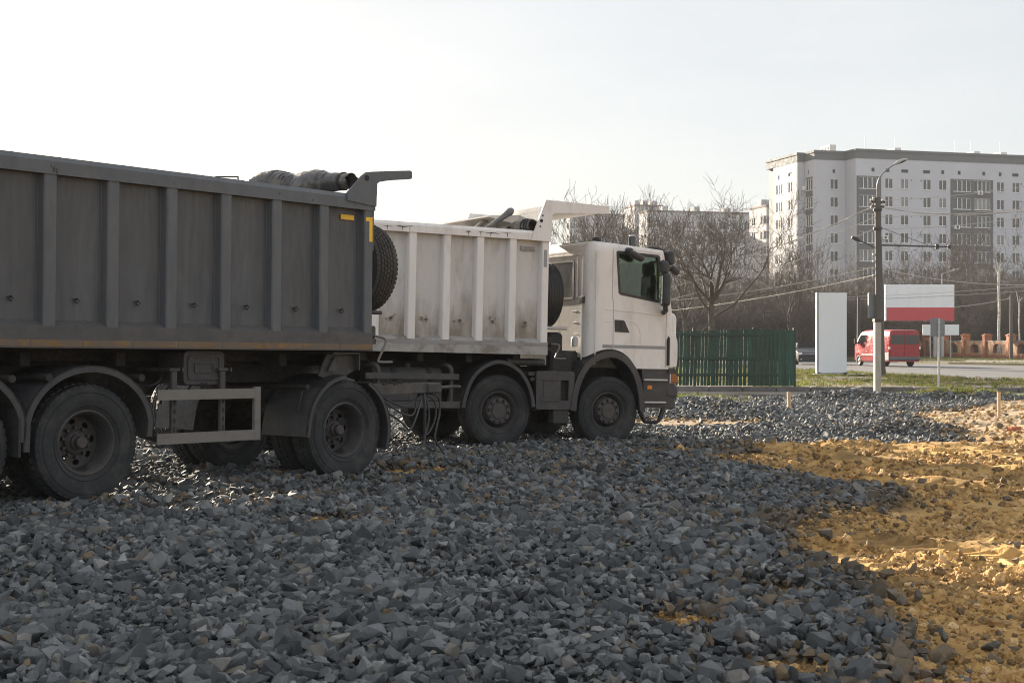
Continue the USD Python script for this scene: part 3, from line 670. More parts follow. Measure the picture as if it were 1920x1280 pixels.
# ---------------------------------------------------------------- the tipping body that both vehicles carry
W = 1.275
def tipper_body(t, x0, x1, z0, z1, ribs, rib_w, paint, panel, ledge, sill, rail_h, hook_z, open_top=True):
    """ribs: centres of the side ribs, front one first; each bay between two ribs is a pressed panel of its own"""
    zs = z0 + 0.19                                        # top of the sill
    zr = z1 - rail_h                                      # underside of the top rail
    rec = 0.085
    # sill, ledge
    for s in (-1, 1):
        near = s < 0
        ys = s * W
        p = [(s * (W), z0), (s * (W), zs), (s * (W - rec), zs + 0.055), (s * (W - rec - 0.05), zs + 0.055), (s * (W - rec - 0.05), z0)]
        obj('bottom_sill', prism_yz(p, x0, x1), sill, t)
        rail = [(s * (W + 0.012), zr), (s * (W + 0.012), z1 - 0.045), (s * (W - 0.02), z1), (s * (W - 0.115), z1), (s * (W - 0.115), zr)]
        obj('top_rail', prism_yz(rail, x0, x1 + 0.012), paint, t)
        for i, xr in enumerate(ribs):
            hw = rib_w / 2
            c = 0.012
            pr = [(xr - hw - 0.012, s * (W - rec + 0.002)), (xr - hw, s * (W - c)), (xr - hw + c, s * W), (xr + hw - c, s * W), (xr + hw, s * (W - c)), (xr + hw + 0.012, s * (W - rec + 0.002))]
            if not near:
                pr = pr[::-1]
            obj('side_rib', prism_xy(pr, zs - 0.002, zr + 0.002), paint, t)
        for i in range(len(ribs)):
            xa = ribs[i] - rib_w / 2 - 0.011
            xb = ribs[i + 1] + rib_w / 2 + 0.011 if i + 1 < len(ribs) else x0
            if xa - xb < 0.1:
                continue
            # a slightly dished sheet
            nx, nz = 9, 9
            gx, gz_ = np.meshgrid(np.linspace(xb, xa, nx), np.linspace(zs + 0.05, zr + 0.01, nz))
            uu, vv = (gx - xb) / (xa - xb), (gz_ - zs - 0.05) / (zr - zs - 0.04)
            dish = 0.014 * np.sin(np.pi * uu) * np.sin(np.pi * np.clip(vv * 1.05, 0, 1)) * (0.6 + 0.8 * random.Random(i * 7 + int(near)).random())
            v = np.stack([gx, s * (W - rec - dish), gz_], -1).reshape(-1, 3)
            f = grid_mesh(np.arange(nx), np.arange(nz))
            inner = v.copy(); inner[:, 1] -= s * 0.03
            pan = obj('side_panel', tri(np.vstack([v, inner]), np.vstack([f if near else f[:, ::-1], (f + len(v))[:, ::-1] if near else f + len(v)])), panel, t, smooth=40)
            if near:
                xh = (xa + xb) / 2 - 0.02
                hk = MB(rbox((xh, s * (W - rec + 0.012), hook_z), (0.036, 0.02, 0.016), 0.005), tube([(xh - 0.005, s * (W - rec), hook_z), (xh, s * (W - 0.045), hook_z + 0.01), (xh + 0.012, s * (W - 0.03), hook_z - 0.022)], 0.006, 6),
                        tube([(xh + 0.005, s * (W - rec), hook_z - 0.02), (xh + 0.01, s * (W - 0.055), hook_z - 0.035)], 0.006, 5))
                obj('tarp_hook', hk, 'steel_dirty' if panel == 'white_panel' else 'chassis', pan)
                # weld seams along the sheet's edges
                seam = MB(tube([(xa - 0.004, s * (W - rec + 0.002), zs + 0.06), (xa - 0.004, s * (W - rec + 0.002), zr)], 0.006, 5), tube([(xb + 0.004, s * (W - rec + 0.002), zs + 0.06), (xb + 0.004, s * (W - rec + 0.002), zr)], 0.006, 5))
                obj('weld_seam', seam, paint, pan, smooth=True)
    obj('front_wall', span(x1 - 0.05, x1, -W + 0.05, W - 0.05, z0, z1 - 0.02, 0.008), paint, t)
    obj('tailgate', span(x0, x0 + 0.05, -W + 0.05, W - 0.05, z0, z1 - 0.08, 0.008), paint, t)
    obj('body_floor', span(x0 + 0.05, x1 - 0.05, -W + 0.14, W - 0.14, z0 + 0.02, z0 + 0.07), sill, t)
    for s in (-1, 1):
        obj('inner_wall', span(x0 + 0.06, x1 - 0.06, s * (W - rec - 0.055), s * (W - rec - 0.048), z0 + 0.08, zr), sill, t)
def roll(parent, x, y0, y1, z, radii, mt, seed, name='rolled_tarpaulin'):
    """a rolled tarpaulin lying across the body, wrinkled"""
    r = np.random.default_rng(seed)
    n, k = 60, 20
    ys_ = np.linspace(y0, y1, n)
    rad = np.interp(np.linspace(0, 1, n), np.linspace(0, 1, len(radii)), radii)
    ang = np.arange(k) * 2 * np.pi / k
    A, YY = np.meshgrid(ang, ys_)
    RR = rad[:, None] * (1 + 0.42 * (meshkit.fbm(np.stack([np.cos(A) * 1.2, YY * 3.2 + A * 0.35, np.sin(A) * 1.2], -1) + seed, 4, seed) - 0.5) + 0.016 * np.sin(YY * 31 + 3.1 * A + 4 * np.sin(YY * 3)))
    v = np.stack([x + RR * np.cos(A), YY + 0.01 * r.normal(size=YY.shape), z + RR * np.sin(A)], -1).reshape(-1, 3)
    f = []
    for i in range(n - 1):
        for j in range(k):
            q = (j + 1) % k
            f += [(i * k + j, i * k + q, (i + 1) * k + q), (i * k + j, (i + 1) * k + q, (i + 1) * k + j)]
    ends = [tube([(x, y0, z), (x, y0 + 0.002, z)], radii[0] * 0.9, 14)]
    return obj(name, MB(tri(v, f)).get(), mt, parent, smooth=50)

# ---------------------------------------------------------------- the grey tipping trailer in front
t = thing('tipper_trailer', 'dark grey steel tipper trailer with a yellow 1 painted by its front corner', 'trailer', (T_ORG[0], T_ORG[1], 0.0766), math.pi / 2 - T_YAW, 0.0114)
TR = [0.276 - 0.645 * k for k in range(12)]
tipper_body(t, -6.95, 0.345, 1.366, 3.04, TR, 0.128, 'grey_paint', 'grey_panel', 'grey_paint', 'grey_sill', 0.158, 1.80)
tape = MB()
for k in range(14):
    a = -6.9 + k * 0.52
    tape += span(a, min(a + 0.515, 0.335), -W - 0.003, -W + 0.01, 1.377 + 0.002 * (k % 3), 1.437)
obj('reflective_tape', tape, 'orange_tape', t)
# yellow film markings at the front top corner: a dash on the sheet, an angled 1 on the corner rib
obj('yellow_dash', span(-0.075, 0.115, -W + 0.085 - 0.018, -W + 0.085 - 0.004, 2.765, 2.818), 'yellow_film', t)
obj('yellow_one', prism_xz([(0.223, 2.762), (0.223, 2.805), (0.325, 2.812), (0.325, 2.545), (0.277, 2.545), (0.277, 2.765)], -W - 0.003, -W + 0.004), 'yellow_film', t)
rq = random.Random(4)
for cx, cz, rx, rz in ((-3.575, 2.925, 0.016, 0.032), (-3.545, 2.91, 0.014, 0.036), (-3.6, 2.95, 0.008, 0.012), (-2.3, 2.93, 0.006, 0.012), (-1.0, 2.95, 0.008, 0.02), (-0.55, 2.92, 0.012, 0.01), (0.05, 2.93, 0.008, 0.012), (-4.4, 2.94, 0.02, 0.02)):
    obj('grime_mark', prism_xz(poly([(cx + rx * math.cos(a) * rq.uniform(0.5, 1), cz + rz * math.sin(a) * rq.uniform(0.5, 1)) for a in np.linspace(0, 6.28, 14, endpoint=False)]), -W - 0.0145, -W - 0.006), 'grime', t)
GUS = [(-0.075, 3.042), (0.05, 3.16), (0.14, 3.245), (0.20, 3.285), (0.292, 3.301), (0.872, 3.373), (0.900, 3.368), (0.908, 3.352), (0.908, 3.295), (0.897, 3.281), (0.55, 3.232), (0.40, 3.200), (0.367, 3.178), (0.358, 2.93), (-0.075, 2.96)]
from shapely.geometry import Point
for s in (-1, 1):
    a = s * (W + 0.028)
    b = obj('canopy_bracket', prism_xz(poly(GUS), a, a - s * 0.022), 'grey_paint', t)
    obj('pivot_hole', moved(cyl_y(0.031, -0.002, 0.004, 18), (0.21, a + (-0.004 if s < 0 else 0.002), 3.225)), 'black_recess', b)
roll(t, 0.12, -1.16, -0.25, 3.20, [0.085, 0.09, 0.10, 0.105, 0.145, 0.155, 0.15, 0.14, 0.12], 'tarp', 3)
roll(t, 0.10, -0.30, 0.55, 3.21, [0.10, 0.17, 0.20, 0.19, 0.16, 0.12], 'tarp', 9, 'tarpaulin_fold')
roll(t, 0.02, 0.5, 1.15, 3.14, [0.11, 0.12, 0.10], 'tarp', 5, 'tarpaulin_fold')
for yy, rr in ((-0.72, 0.125), (-1.03, 0.100)):
    obj('strap_band', moved(revolve_y([(rr - 0.03, -0.022), (rr, -0.018), (rr, 0.018), (rr - 0.03, 0.022), (rr - 0.03, -0.022)], 24), (0.12, yy, 3.20)), 'rubber', t, smooth=40)
obj('tarp_rail', tube([(0.02, 0.62, 3.05), (0.02, 0.62, 3.36), (-0.14, 0.82, 3.36), (-0.14, 0.82, 3.05)], 0.012, 8), 'steel_dirty', t, smooth=40)
sp = spare(t, 0.645, -0.70, 2.30, 0.505, 0.36, 'blocks', 'rubber_dusty')
obj('spare_wheel_bracket', MB(tube([(0.33, -1.08, 1.79), (0.66, -1.08, 1.79)], 0.022, 10), tube([(0.33, -0.3, 1.79), (0.66, -0.3, 1.79)], 0.022, 10), span(0.345, 0.40, -0.8, -0.5, 2.0, 2.6, 0.01), tube([(0.40, -0.66, 2.3), (0.72, -0.66, 2.3)], 0.03, 10)), 'steel_dirty', t, smooth=30)
obj('front_corner_plate', span(0.345, 0.375, -W + 0.02, -W + 0.10, 2.45, 2.98, 0.008), 'grey_paint', t)
# tarpaulin crank at the front corner
obj('crank_bracket', MB(span(0.345, 0.46, -1.22, -1.08, 1.50, 1.64, 0.02), span(0.345, 0.43, -1.25, -1.12, 1.44, 1.50, 0.01)), 'steel_dirty', t)
obj('crank_handle', tube(smooth_path([(0.42, -1.22, 1.53), (0.50, -1.30, 1.50), (0.50, -1.31, 1.44), (0.40, -1.31, 1.27), (0.42, -1.32, 1.245), (0.56, -1.36, 1.245)], 5), 0.013, 8), 'aluminium', t, smooth=40)
# frame
for s in (-1, 1):
    obj('chassis_beam', MB(span(-6.8, 0.30, s * 0.42 - 0.05, s * 0.42 + 0.05, 1.02, 1.30, 0.006)), 'chassis', t)
    obj('subframe_beam', span(-6.8, 0.30, s * 0.62 - 0.04, s * 0.62 + 0.04, 1.245, 1.368, 0.005), 'chassis', t)
for x in (-6.0, -5.2, -4.4, -3.6, -2.6, -1.4, -0.6, 0.2):
    obj('cross_member', span(x - 0.05, x + 0.05, -0.9, 0.9, 1.20, 1.33, 0.006), 'chassis', t)
obj('turntable', MB(moved(trimesh.creation.cylinder(0.55, 0.09, sections=40), (0, 0, 1.10)), span(-0.6, 0.6, -0.5, 0.5, 0.82, 1.0, 0.02)), 'chassis', t)
fb = [(-0.18, 1.335), (-0.30, 1.10), (-0.24, 1.08), (0.06, 1.08), (0.23, 1.16), (0.23, 1.335)]
br = obj('front_bracket', MB(prism_xz(fb, -1.12, -1.10), span(-0.16, 0.23, -1.20, -0.7, 1.325, 1.350, 0.004), prism_xz([(0.215, 1.16), (0.23, 1.16), (0.23, 1.335), (0.215, 1.335)], -1.2, -0.8), prism_xz([(-0.10, 1.30), (-0.20, 1.15), (-0.08, 1.15)], -1.16, -1.10)), 'steel_dirty', t)
obj('landing_strut', tube([(0.02, -0.9, 1.10), (0.34, -0.98, 1.02)], 0.03, 10), 'steel_dirty', t, smooth=30)
obj('spring_cylinder', tube([(-0.22, -0.85, 1.03), (0.25, -0.9, 1.00)], 0.035, 10), 'steel_dirty', t, smooth=30)
# axles and wheels: the steered front axle, two at the back
for xa in (0.0, -3.1685, -4.48):
    obj('axle', MB(tube([(xa, -0.75, 0.53), (xa, 0.75, 0.53)], 0.075, 14), span(xa - 0.12, xa + 0.12, -0.5, -0.3, 0.55, 0.95, 0.02), span(xa - 0.12, xa + 0.12, 0.3, 0.5, 0.55, 0.95, 0.02), span(xa - 0.45, xa + 0.45, -0.62, -0.52, 0.60, 0.68, 0.02), span(xa - 0.45, xa + 0.45, 0.52, 0.62, 0.60, 0.68, 0.02)), 'chassis', t, smooth=30)
    for s in (-1, 1):
        wheel(t, xa, s * 1.085, 0.53, 0.30, 'deep', s, spin=0.3 + xa)
        wheel(t, xa, s * 0.745, 0.53, 0.30, 'plain', s, spin=0.7 + xa, name='inner_wheel')
# mudguards
RG = np.vstack([[(-0.675, -0.06)], arc(0, 0.10, 0.675, 0.585, 172, 6, 28), [(0.655, 0.02)]])
for xa in (-3.1685, -4.48):
    for s in (-1, 1):
        pth = RG + (xa, 0.53)
        y0, y1 = s * 1.285, s * 0.56
        g = obj('mudguard', arch(pth, 0.014, y0, y1), 'fender_plastic', t, smooth=35)
        obj('mudguard_lip', arch(pth + (0, 0), 0.062, y0 - s * 0.0, y0 - s * 0.02), 'fender_plastic', g, smooth=35)
        obj('mud_flap', span(xa - 0.715, xa - 0.69, min(y0, y1), max(y0, y1), 0.42, 0.86, 0.01), 'black_plastic', t)
        for dx, zz in ((-0.44, 1.11), (0.52, 1.10)):
            obj('mudguard_stay', MB(tube([(xa + dx, s * 0.4, zz - 0.02), (xa + dx, s * 1.10, zz)], 0.028, 10), tube([(xa + dx, s * 1.10, zz), (xa + dx, s * 1.30, zz)], 0.034, 12)), 'chassis', t, smooth=30)
for s in (-1, 1):
    y0, y1 = s * 1.29, s * 0.58
    p1 = np.vstack([arc(-0.02, 0.55, 0.575, 0.565, 93, 172, 16), [(-0.60, 0.56), (-0.615, 0.47)]])
    g = obj('mudguard', arch(p1[::-1], 0.014, y0, y1), 'fender_plastic', t, smooth=35)
    obj('mudguard_lip', arch(p1[::-1], 0.05, y0, y0 - s * 0.018), 'fender_plastic', g, smooth=35)
    p2 = np.vstack([arc(0.02, 0.50, 0.60, 0.60, -20, 62, 16)])
    g = obj('mudguard', arch(p2[::-1], 0.014, y0, y1), 'fender_plastic', t, smooth=35)
    obj('mudguard_lip', arch(p2[::-1], 0.045, y0, y0 - s * 0.018), 'fender_plastic', g, smooth=35)
    obj('mudguard_stay', MB(tube([(-0.50, s * 0.4, 0.985), (-0.52, s * 1.2, 0.985)], 0.027, 10), tube([(-0.515, s * 1.12, 0.97), (-0.60, s * 1.17, 0.85), (-0.625, s * 1.17, 0.74)], 0.012, 6), tube([(-0.515, s * 0.75, 0.97), (-0.60, s * 0.77, 0.85)], 0.012, 6)), 'chassis', t, smooth=30)
# side underrun guard with slotted posts
def cchan(x0, x1, z0, z1, y):
    return prism_yz([(y, z0), (y, z1), (y + 0.045, z1), (y + 0.045, z1 - 0.012), (y + 0.012, z1 - 0.012), (y + 0.012, z0 + 0.012), (y + 0.045, z0 + 0.012), (y + 0.045, z0)], x0, x1)
for s in (-1, 1):
    gd = MB(cchan(-2.425, -1.255, 0.884, 0.982, -1.235))
    g2 = MB(cchan(-2.425, -1.255, 0.468, 0.570, -1.235))
    up = MB(span(-1.257, -1.178, -1.238, -1.19, 0.462, 0.998, 0.006))
    def mir(mb):
        m = mb.get().copy()
        if s > 0:
            m.vertices[:, 1] *= -1
            m.faces = m.faces[:, ::-1]
        return m
    obj('guard_rail', mir(gd), 'aluminium', t)
    obj('guard_rail', mir(g2), 'aluminium', t)
    obj('guard_end_post', mir(up), 'aluminium', t)
    for x in (-2.20, -1.62):
        pst = obj('guard_post', mir(MB(span(x - 0.032, x + 0.032, -1.19, -1.15, 0.47, 1.17, 0.006), span(x - 0.06, x + 0.06, -1.20, -0.6, 1.155, 1.185, 0.006), tube([(x + 0.05, -1.25, 1.19), (x + 0.05, -1.25, 1.15)], 0.008, 6))), 'steel_dirty', t)
        obj('post_slots', mir(MB(*[span(x - 0.009, x + 0.009, -1.194, -1.186, z, z + 0.045) for z in np.arange(0.58, 0.88, 0.085)])), 'black_recess', pst)
bx = obj('storage_box', prism_xz(rrect(-2.06, -1.585, 1.03, 1.345, 0.045), -1.12, -0.75), 'dark_plastic_box', t, smooth=25)
lid = rrect(-2.065, -1.58, 1.025, 1.35, 0.05)
obj('box_lid', prism_xz(lid, -1.15, -1.12), 'dark_plastic_box', bx, smooth=25)
obj('lid_ridge', MB(prism_xz(rrect(-2.02, -1.625, 1.07, 1.305, 0.03).difference(rrect(-2.0, -1.645, 1.09, 1.285, 0.025)), -1.162, -1.15), prism_xz(rrect(-1.94, -1.70, 1.135, 1.24, 0.02).difference(rrect(-1.925, -1.715, 1.15, 1.225, 0.015)), -1.160, -1.15)), 'dark_plastic_box', bx)
obj('lid_latch', span(-1.86, -1.79, -1.165, -1.14, 1.022, 1.045, 0.006), 'chassis', bx)
obj('cable_loom', tube(smooth_path([(-2.45, -0.8, 1.12), (-2.38, -1.0, 1.02), (-2.28, -1.05, 1.06), (-2.2, -1.0, 1.15)], 6), 0.010, 6), 'black_plastic', t, smooth=40)
# drawbar, its hitch eye and the loose air hoses
dz = 0.91
db = obj('drawbar', MB(*[prism_xy([(0.55, s * 0.50), (0.55, s * 0.40), (2.35, s * 0.02), (2.62, s * 0.02), (2.62, s * 0.08), (2.45, s * 0.11)], dz - 0.058, dz + 0.058) for s in (-1, 1)], span(1.3, 1.38, -0.32, 0.32, dz - 0.05, dz + 0.05, 0.01)), 'steel_dirty', t)
obj('drawbar_head', MB(span(2.45, 2.70, -0.13, 0.13, dz - 0.065, dz + 0.065, 0.015), span(2.62, 2.78, -0.06, 0.06, dz - 0.04, dz + 0.04, 0.01)), 'steel_dirty', db)
obj('hitch_eye', MB(tube([(2.76, 0, dz), (3.05, 0, dz + 0.005)], 0.022, 10), moved(trimesh.creation.torus(0.055, 0.02, 20, 8), (3.10, 0, dz + 0.005))), 'steel_dirty', db, smooth=35)
hoses = [[(1.5, -0.2, 0.84), (1.9, -0.22, 0.70), (2.2, -0.12, 0.76), (2.42, -0.05, 0.84)], [(1.45, -0.25, 0.82), (1.8, -0.3, 0.62), (2.05, -0.26, 0.60), (2.28, -0.1, 0.78), (2.42, 0, 0.84)],
         [(2.40, -0.1, 0.84), (2.36, -0.16, 0.70), (2.34, -0.18, 0.45), (2.30, -0.2, 0.24), (2.05, -0.28, 0.10), (1.75, -0.34, 0.055), (1.55, -0.36, 0.04)],
         [(2.44, -0.06, 0.84), (2.60, -0.1, 0.74), (2.60, -0.12, 0.55), (2.48, -0.14, 0.38), (2.30, -0.16, 0.28)],
         [(2.46, -0.04, 0.85), (2.70, -0.06, 0.80), (2.74, -0.06, 0.60), (2.66, -0.08, 0.40), (2.62, -0.1, 0.26), (2.74, -0.12, 0.10), (2.80, -0.12, 0.03)],
         [(2.42, -0.1, 0.82), (2.48, -0.12, 0.6), (2.42, -0.15, 0.42), (2.30, -0.2, 0.30)], [(1.5, -0.32, 0.66), (1.75, -0.34, 0.52), (1.9, -0.34, 0.42), (2.05, -0.3, 0.55), (2.3, -0.15, 0.76)]]
for k, h in enumerate(hoses):
    obj('air_hose', tube(smooth_path(h, 7), 0.0125 if k != 2 else 0.019, 7), 'black_plastic', t, smooth=40)
obj('hose_couplings', MB(*[rbox((2.36 + 0.07 * k, -0.06, 0.865), (0.045, 0.06, 0.06), 0.012) for k in range(4)], span(2.3, 2.62, -0.05, -0.01, 0.84, 0.87)), 'chassis', t)
obj('brake_chain', MB(*[moved(trimesh.creation.torus(0.014, 0.005, 10, 5), (1.35 + 0.022 * k, -0.42 + 0.006 * math.sin(k), 0.985 - 0.01 * math.sin(k * 0.8)), rx=(k % 2) * 1.5) for k in range(16)]), 'chassis', t, smooth=40)
# ---------------------------------------------------------------- the white tipper lorry behind it
k = thing('tipper_lorry', 'white four-axle tipper lorry with its cab facing right', 'lorry', (K_ORG[0], K_ORG[1], -0.0766), math.pi / 2 - K_YAW, 0.0242)
KR = [-1.222, -1.782, -2.333, -2.880, -3.433, -4.005] + [-4.56 - 0.555 * j for j in range(5)]
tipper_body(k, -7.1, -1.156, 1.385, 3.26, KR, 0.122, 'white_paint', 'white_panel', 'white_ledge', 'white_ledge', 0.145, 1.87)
obj('grey_stripe', span(-7.05, -1.165, -W - 0.003, -W + 0.01, 1.512, 1.560), 'grey_tape', k)
obj('corner_film', span(-1.255, -1.20, -W - 0.003, -W + 0.004, 2.72, 2.98), 'grey_tape', k)
obj('corner_film', span(-1.62, -1.38, -W + 0.085 - 0.018, -W + 0.085 - 0.004, 2.955, 3.02), 'grey_tape', k)
KB = [(-1.492, 3.112), (-1.448, 3.245), (-1.262, 3.722), (-1.250, 3.738), (-0.118, 3.717), (-0.112, 3.70), (-0.112, 3.606), (-1.10, 3.545), (-1.129, 3.52), (-1.150, 3.107)]
for s in (-1, 1):
    a = s * (W + 0.026)
    b = obj('canopy_bracket', prism_xz(KB, a, a - s * 0.02), 'white_paint', k)
    if s < 0:
        obj('bolt_holes', MB(*[moved(cyl_y(r, -0.002, 0.003, 14), (x, a - 0.003, z)) for x, z, r in ((-1.325, 3.415, 0.026), (-1.305, 3.495, 0.013), (-1.345, 3.33, 0.013))]), 'black_recess', b)
obj('canopy_sheet', MB(prism_xz([(-1.20, 3.66), (-0.15, 3.655), (-0.15, 3.62), (-1.20, 3.585)], -W, W)), 'white_paint', k)
obj('headboard', MB(span(-1.20, -1.165, -W + 0.02, W - 0.02, 3.20, 3.60, 0.008), prism_xz([(-1.20, 3.42), (-1.75, 3.52), (-1.75, 3.54), (-1.20, 3.58)], -W + 0.9, W - 0.02)), 'white_paint', k)
roll(k, -1.40, -1.18, -0.62, 3.34, [0.09, 0.10, 0.125, 0.13, 0.10], 'tarp_dusty', 13)
roll(k, -1.50, -0.66, 0.55, 3.28, [0.09, 0.11, 0.08, 0.12, 0.09, 0.11, 0.10], 'tarp_dusty', 17, 'tarpaulin_fold')
roll(k, -1.62, 0.4, 1.15, 3.26, [0.08, 0.10, 0.07], 'tarp_dusty', 23, 'tarpaulin_fold')
for yy, rr in ((-1.06, 0.118), (-1.12, 0.112), (-0.99, 0.128)):
    obj('strap_band', moved(revolve_y([(rr - 0.03, -0.016), (rr, -0.012), (rr, 0.012), (rr - 0.03, 0.016), (rr - 0.03, -0.016)], 24), (-1.40, yy, 3.34)), 'rubber', k, smooth=40)
# a long strap of folded sheet thrown up over the roll
sv = [(-2.15, -0.95, 3.24), (-1.95, -0.8, 3.33), (-1.75, -0.65, 3.43), (-1.52, -0.5, 3.55), (-1.35, -0.40, 3.65)]
obj('tarpaulin_strap', tube(smooth_path(sv, 6), np.interp(np.arange(25), [0, 8, 18, 22, 24], [0.03, 0.035, 0.05, 0.065, 0.04]), 9), 'tarp', k, smooth=50)
obj('tarpaulin_strap', tube(smooth_path([(-1.95, -0.2, 3.28), (-1.75, -0.1, 3.42), (-1.55, 0.0, 3.52), (-1.48, 0.02, 3.46), (-1.42, -0.25, 3.34)], 6), 0.035, 8), 'tarp_dusty', k, smooth=50)
spare(k, -0.93, -0.62, 2.325, 0.51, 0.32, 'ribs', 'rubber_new')
obj('spare_wheel_bracket', MB(tube([(-1.17, -1.05, 1.80), (-0.70, -1.05, 1.80)], 0.026, 10), tube([(-1.17, -0.2, 1.80), (-0.70, -0.2, 1.80)], 0.026, 10), tube([(-1.16, -0.62, 2.33), (-0.75, -0.62, 2.33)], 0.03, 8)), 'pale_metal', k, smooth=30)
obj('spare_wheel_strap', span(-1.15, -1.10, -1.10, -1.03, 2.78, 2.96, 0.006), 'white_paint', k)
# crank and its bracket at the front corner of the body
obj('crank_bracket', MB(span(-1.155, -1.03, -1.20, -1.08, 1.52, 1.66, 0.02), span(-1.155, -1.06, -1.24, -1.14, 1.44, 1.50, 0.01)), 'chassis', k)
obj('crank_handle', tube(smooth_path([(-1.06, -1.22, 1.555), (-0.97, -1.27, 1.545), (-0.955, -1.28, 1.50), (-1.02, -1.28, 1.36), (-1.00, -1.29, 1.335), (-0.85, -1.31, 1.335)], 5), 0.012, 8), 'aluminium', k, smooth=40)
# rust where the hooks have rubbed, grime run down from the rail
rw_ = random.Random(3)
def blot(cx, cz, rx, rz, n=16, rough=0.5):
    return [(cx + rx * math.cos(a) * rw_.uniform(1 - rough, 1), cz + rz * math.sin(a) * rw_.uniform(1 - rough, 1)) for a in np.linspace(0, 2 * np.pi, n, endpoint=False)]
for i in range(6):
    xa, xb = KR[i] - 0.072, KR[i + 1] + 0.072
    xh = (xa + xb) / 2 - 0.02
    for q_ in range(rw_.choice([2, 3, 4])):
        obj('rust_mark', prism_xz(poly(blot(xh + rw_.uniform(-0.09, 0.09), 1.87 + rw_.uniform(-0.07, 0.06), rw_.uniform(0.008, 0.03), rw_.uniform(0.008, 0.022))), -W + 0.085 - 0.019, -W + 0.085 - 0.012), 'rust_stain', k)
for cx in (-2.35, -2.55, -2.18, -3.5, -3.62, -3.85, -1.9, -4.3):
    obj('grime_streak', prism_xz(poly(blot(cx, 3.205 - rw_.uniform(0, 0.03), rw_.uniform(0.05, 0.16), rw_.uniform(0.006, 0.014), 18, 0.8)), -W - 0.0145, -W - 0.008), 'grime', k)
    w_ = rw_.uniform(0.003, 0.007)
    obj('grime_streak', prism_xz([(cx - w_, 3.19), (cx + w_, 3.19), (cx + w_ * 0.4, 3.13 - rw_.uniform(0, 0.01)), (cx - w_ * 0.4, 3.13)], -W - 0.0145, -W - 0.008), 'grime', k)
# frame and underbody
for s in (-1, 1):
    obj('chassis_beam', span(-7.0, 1.0, s * 0.42 - 0.045, s * 0.42 + 0.045, 0.92, 1.20, 0.006), 'chassis', k)
    obj('subframe_beam', span(-7.0, -1.2, s * 0.45 - 0.05, s * 0.45 + 0.05, 1.20, 1.385, 0.005), 'chassis', k)
for x in (-6.6, -5.8, -4.9, -4.1, -3.2, -2.4, -1.6):
    obj('cross_member', span(x - 0.05, x + 0.05, -1.1, 1.1, 1.25, 1.38, 0.006), 'chassis', k)
obj('cross_tube', tube([(-1.75, -1.05, 1.27), (-1.10, -1.05, 1.27)], 0.055, 14), 'steel_dirty', k, smooth=30)
obj('hydraulic_tank', MB(span(-1.02, -0.74, -1.05, -0.30, 1.18, 1.74, 0.05), span(-1.0, -0.6, -1.12, -0.6, 1.0, 1.42, 0.04), span(-0.72, -0.40, -0.95, 0.9, 1.12, 1.46, 0.04)), 'chassis', k)
obj('tank_cover_chain', tube(smooth_path([(-1.10, -0.95, 1.62), (-1.0, -0.98, 1.64), (-0.9, -1.0, 1.69), (-0.78, -1.0, 1.74)], 6), np.tile([0.010, 0.018], 10)[:19], 6), 'pale_metal', k)
obj('fluid_bottle', moved(trimesh.creation.revolve([(0.001, 0), (0.055, 0), (0.06, 0.02), (0.06, 0.11), (0.045, 0.15), (0.02, 0.165), (0.001, 0.165)], sections=18), (-0.50, -0.98, 1.52)), 'pale_metal', k, smooth=40)
obj('front_cross_beam', span(0.5, 0.9, -0.9, 0.9, 0.55, 0.85, 0.02), 'chassis', k)
RW = 0.54
for xa in (0.0, -1.94, -5.15, -6.5):
    obj('axle', MB(tube([(xa, -0.8, 0.53), (xa, 0.8, 0.53)], 0.075, 12), span(xa - 0.6, xa + 0.6, -0.5, -0.42, 0.62, 0.70, 0.02), span(xa - 0.6, xa + 0.6, 0.42, 0.5, 0.62, 0.70, 0.02), span(xa - 0.1, xa + 0.1, -0.5, -0.4, 0.5, 0.95), span(xa - 0.1, xa + 0.1, 0.4, 0.5, 0.5, 0.95)), 'chassis', k, smooth=30)
    for s in (-1, 1):
        if xa > -3:
            wheel(k, xa, s * 1.06, RW, 0.34, 'out', s, tread='ribs', spin=0.2 + xa)
        else:
            wheel(k, xa, s * 1.085, RW, 0.30, 'deep', s, spin=xa)
            wheel(k, xa, s * 0.745, RW, 0.30, 'plain', s, spin=xa, name='inner_wheel')
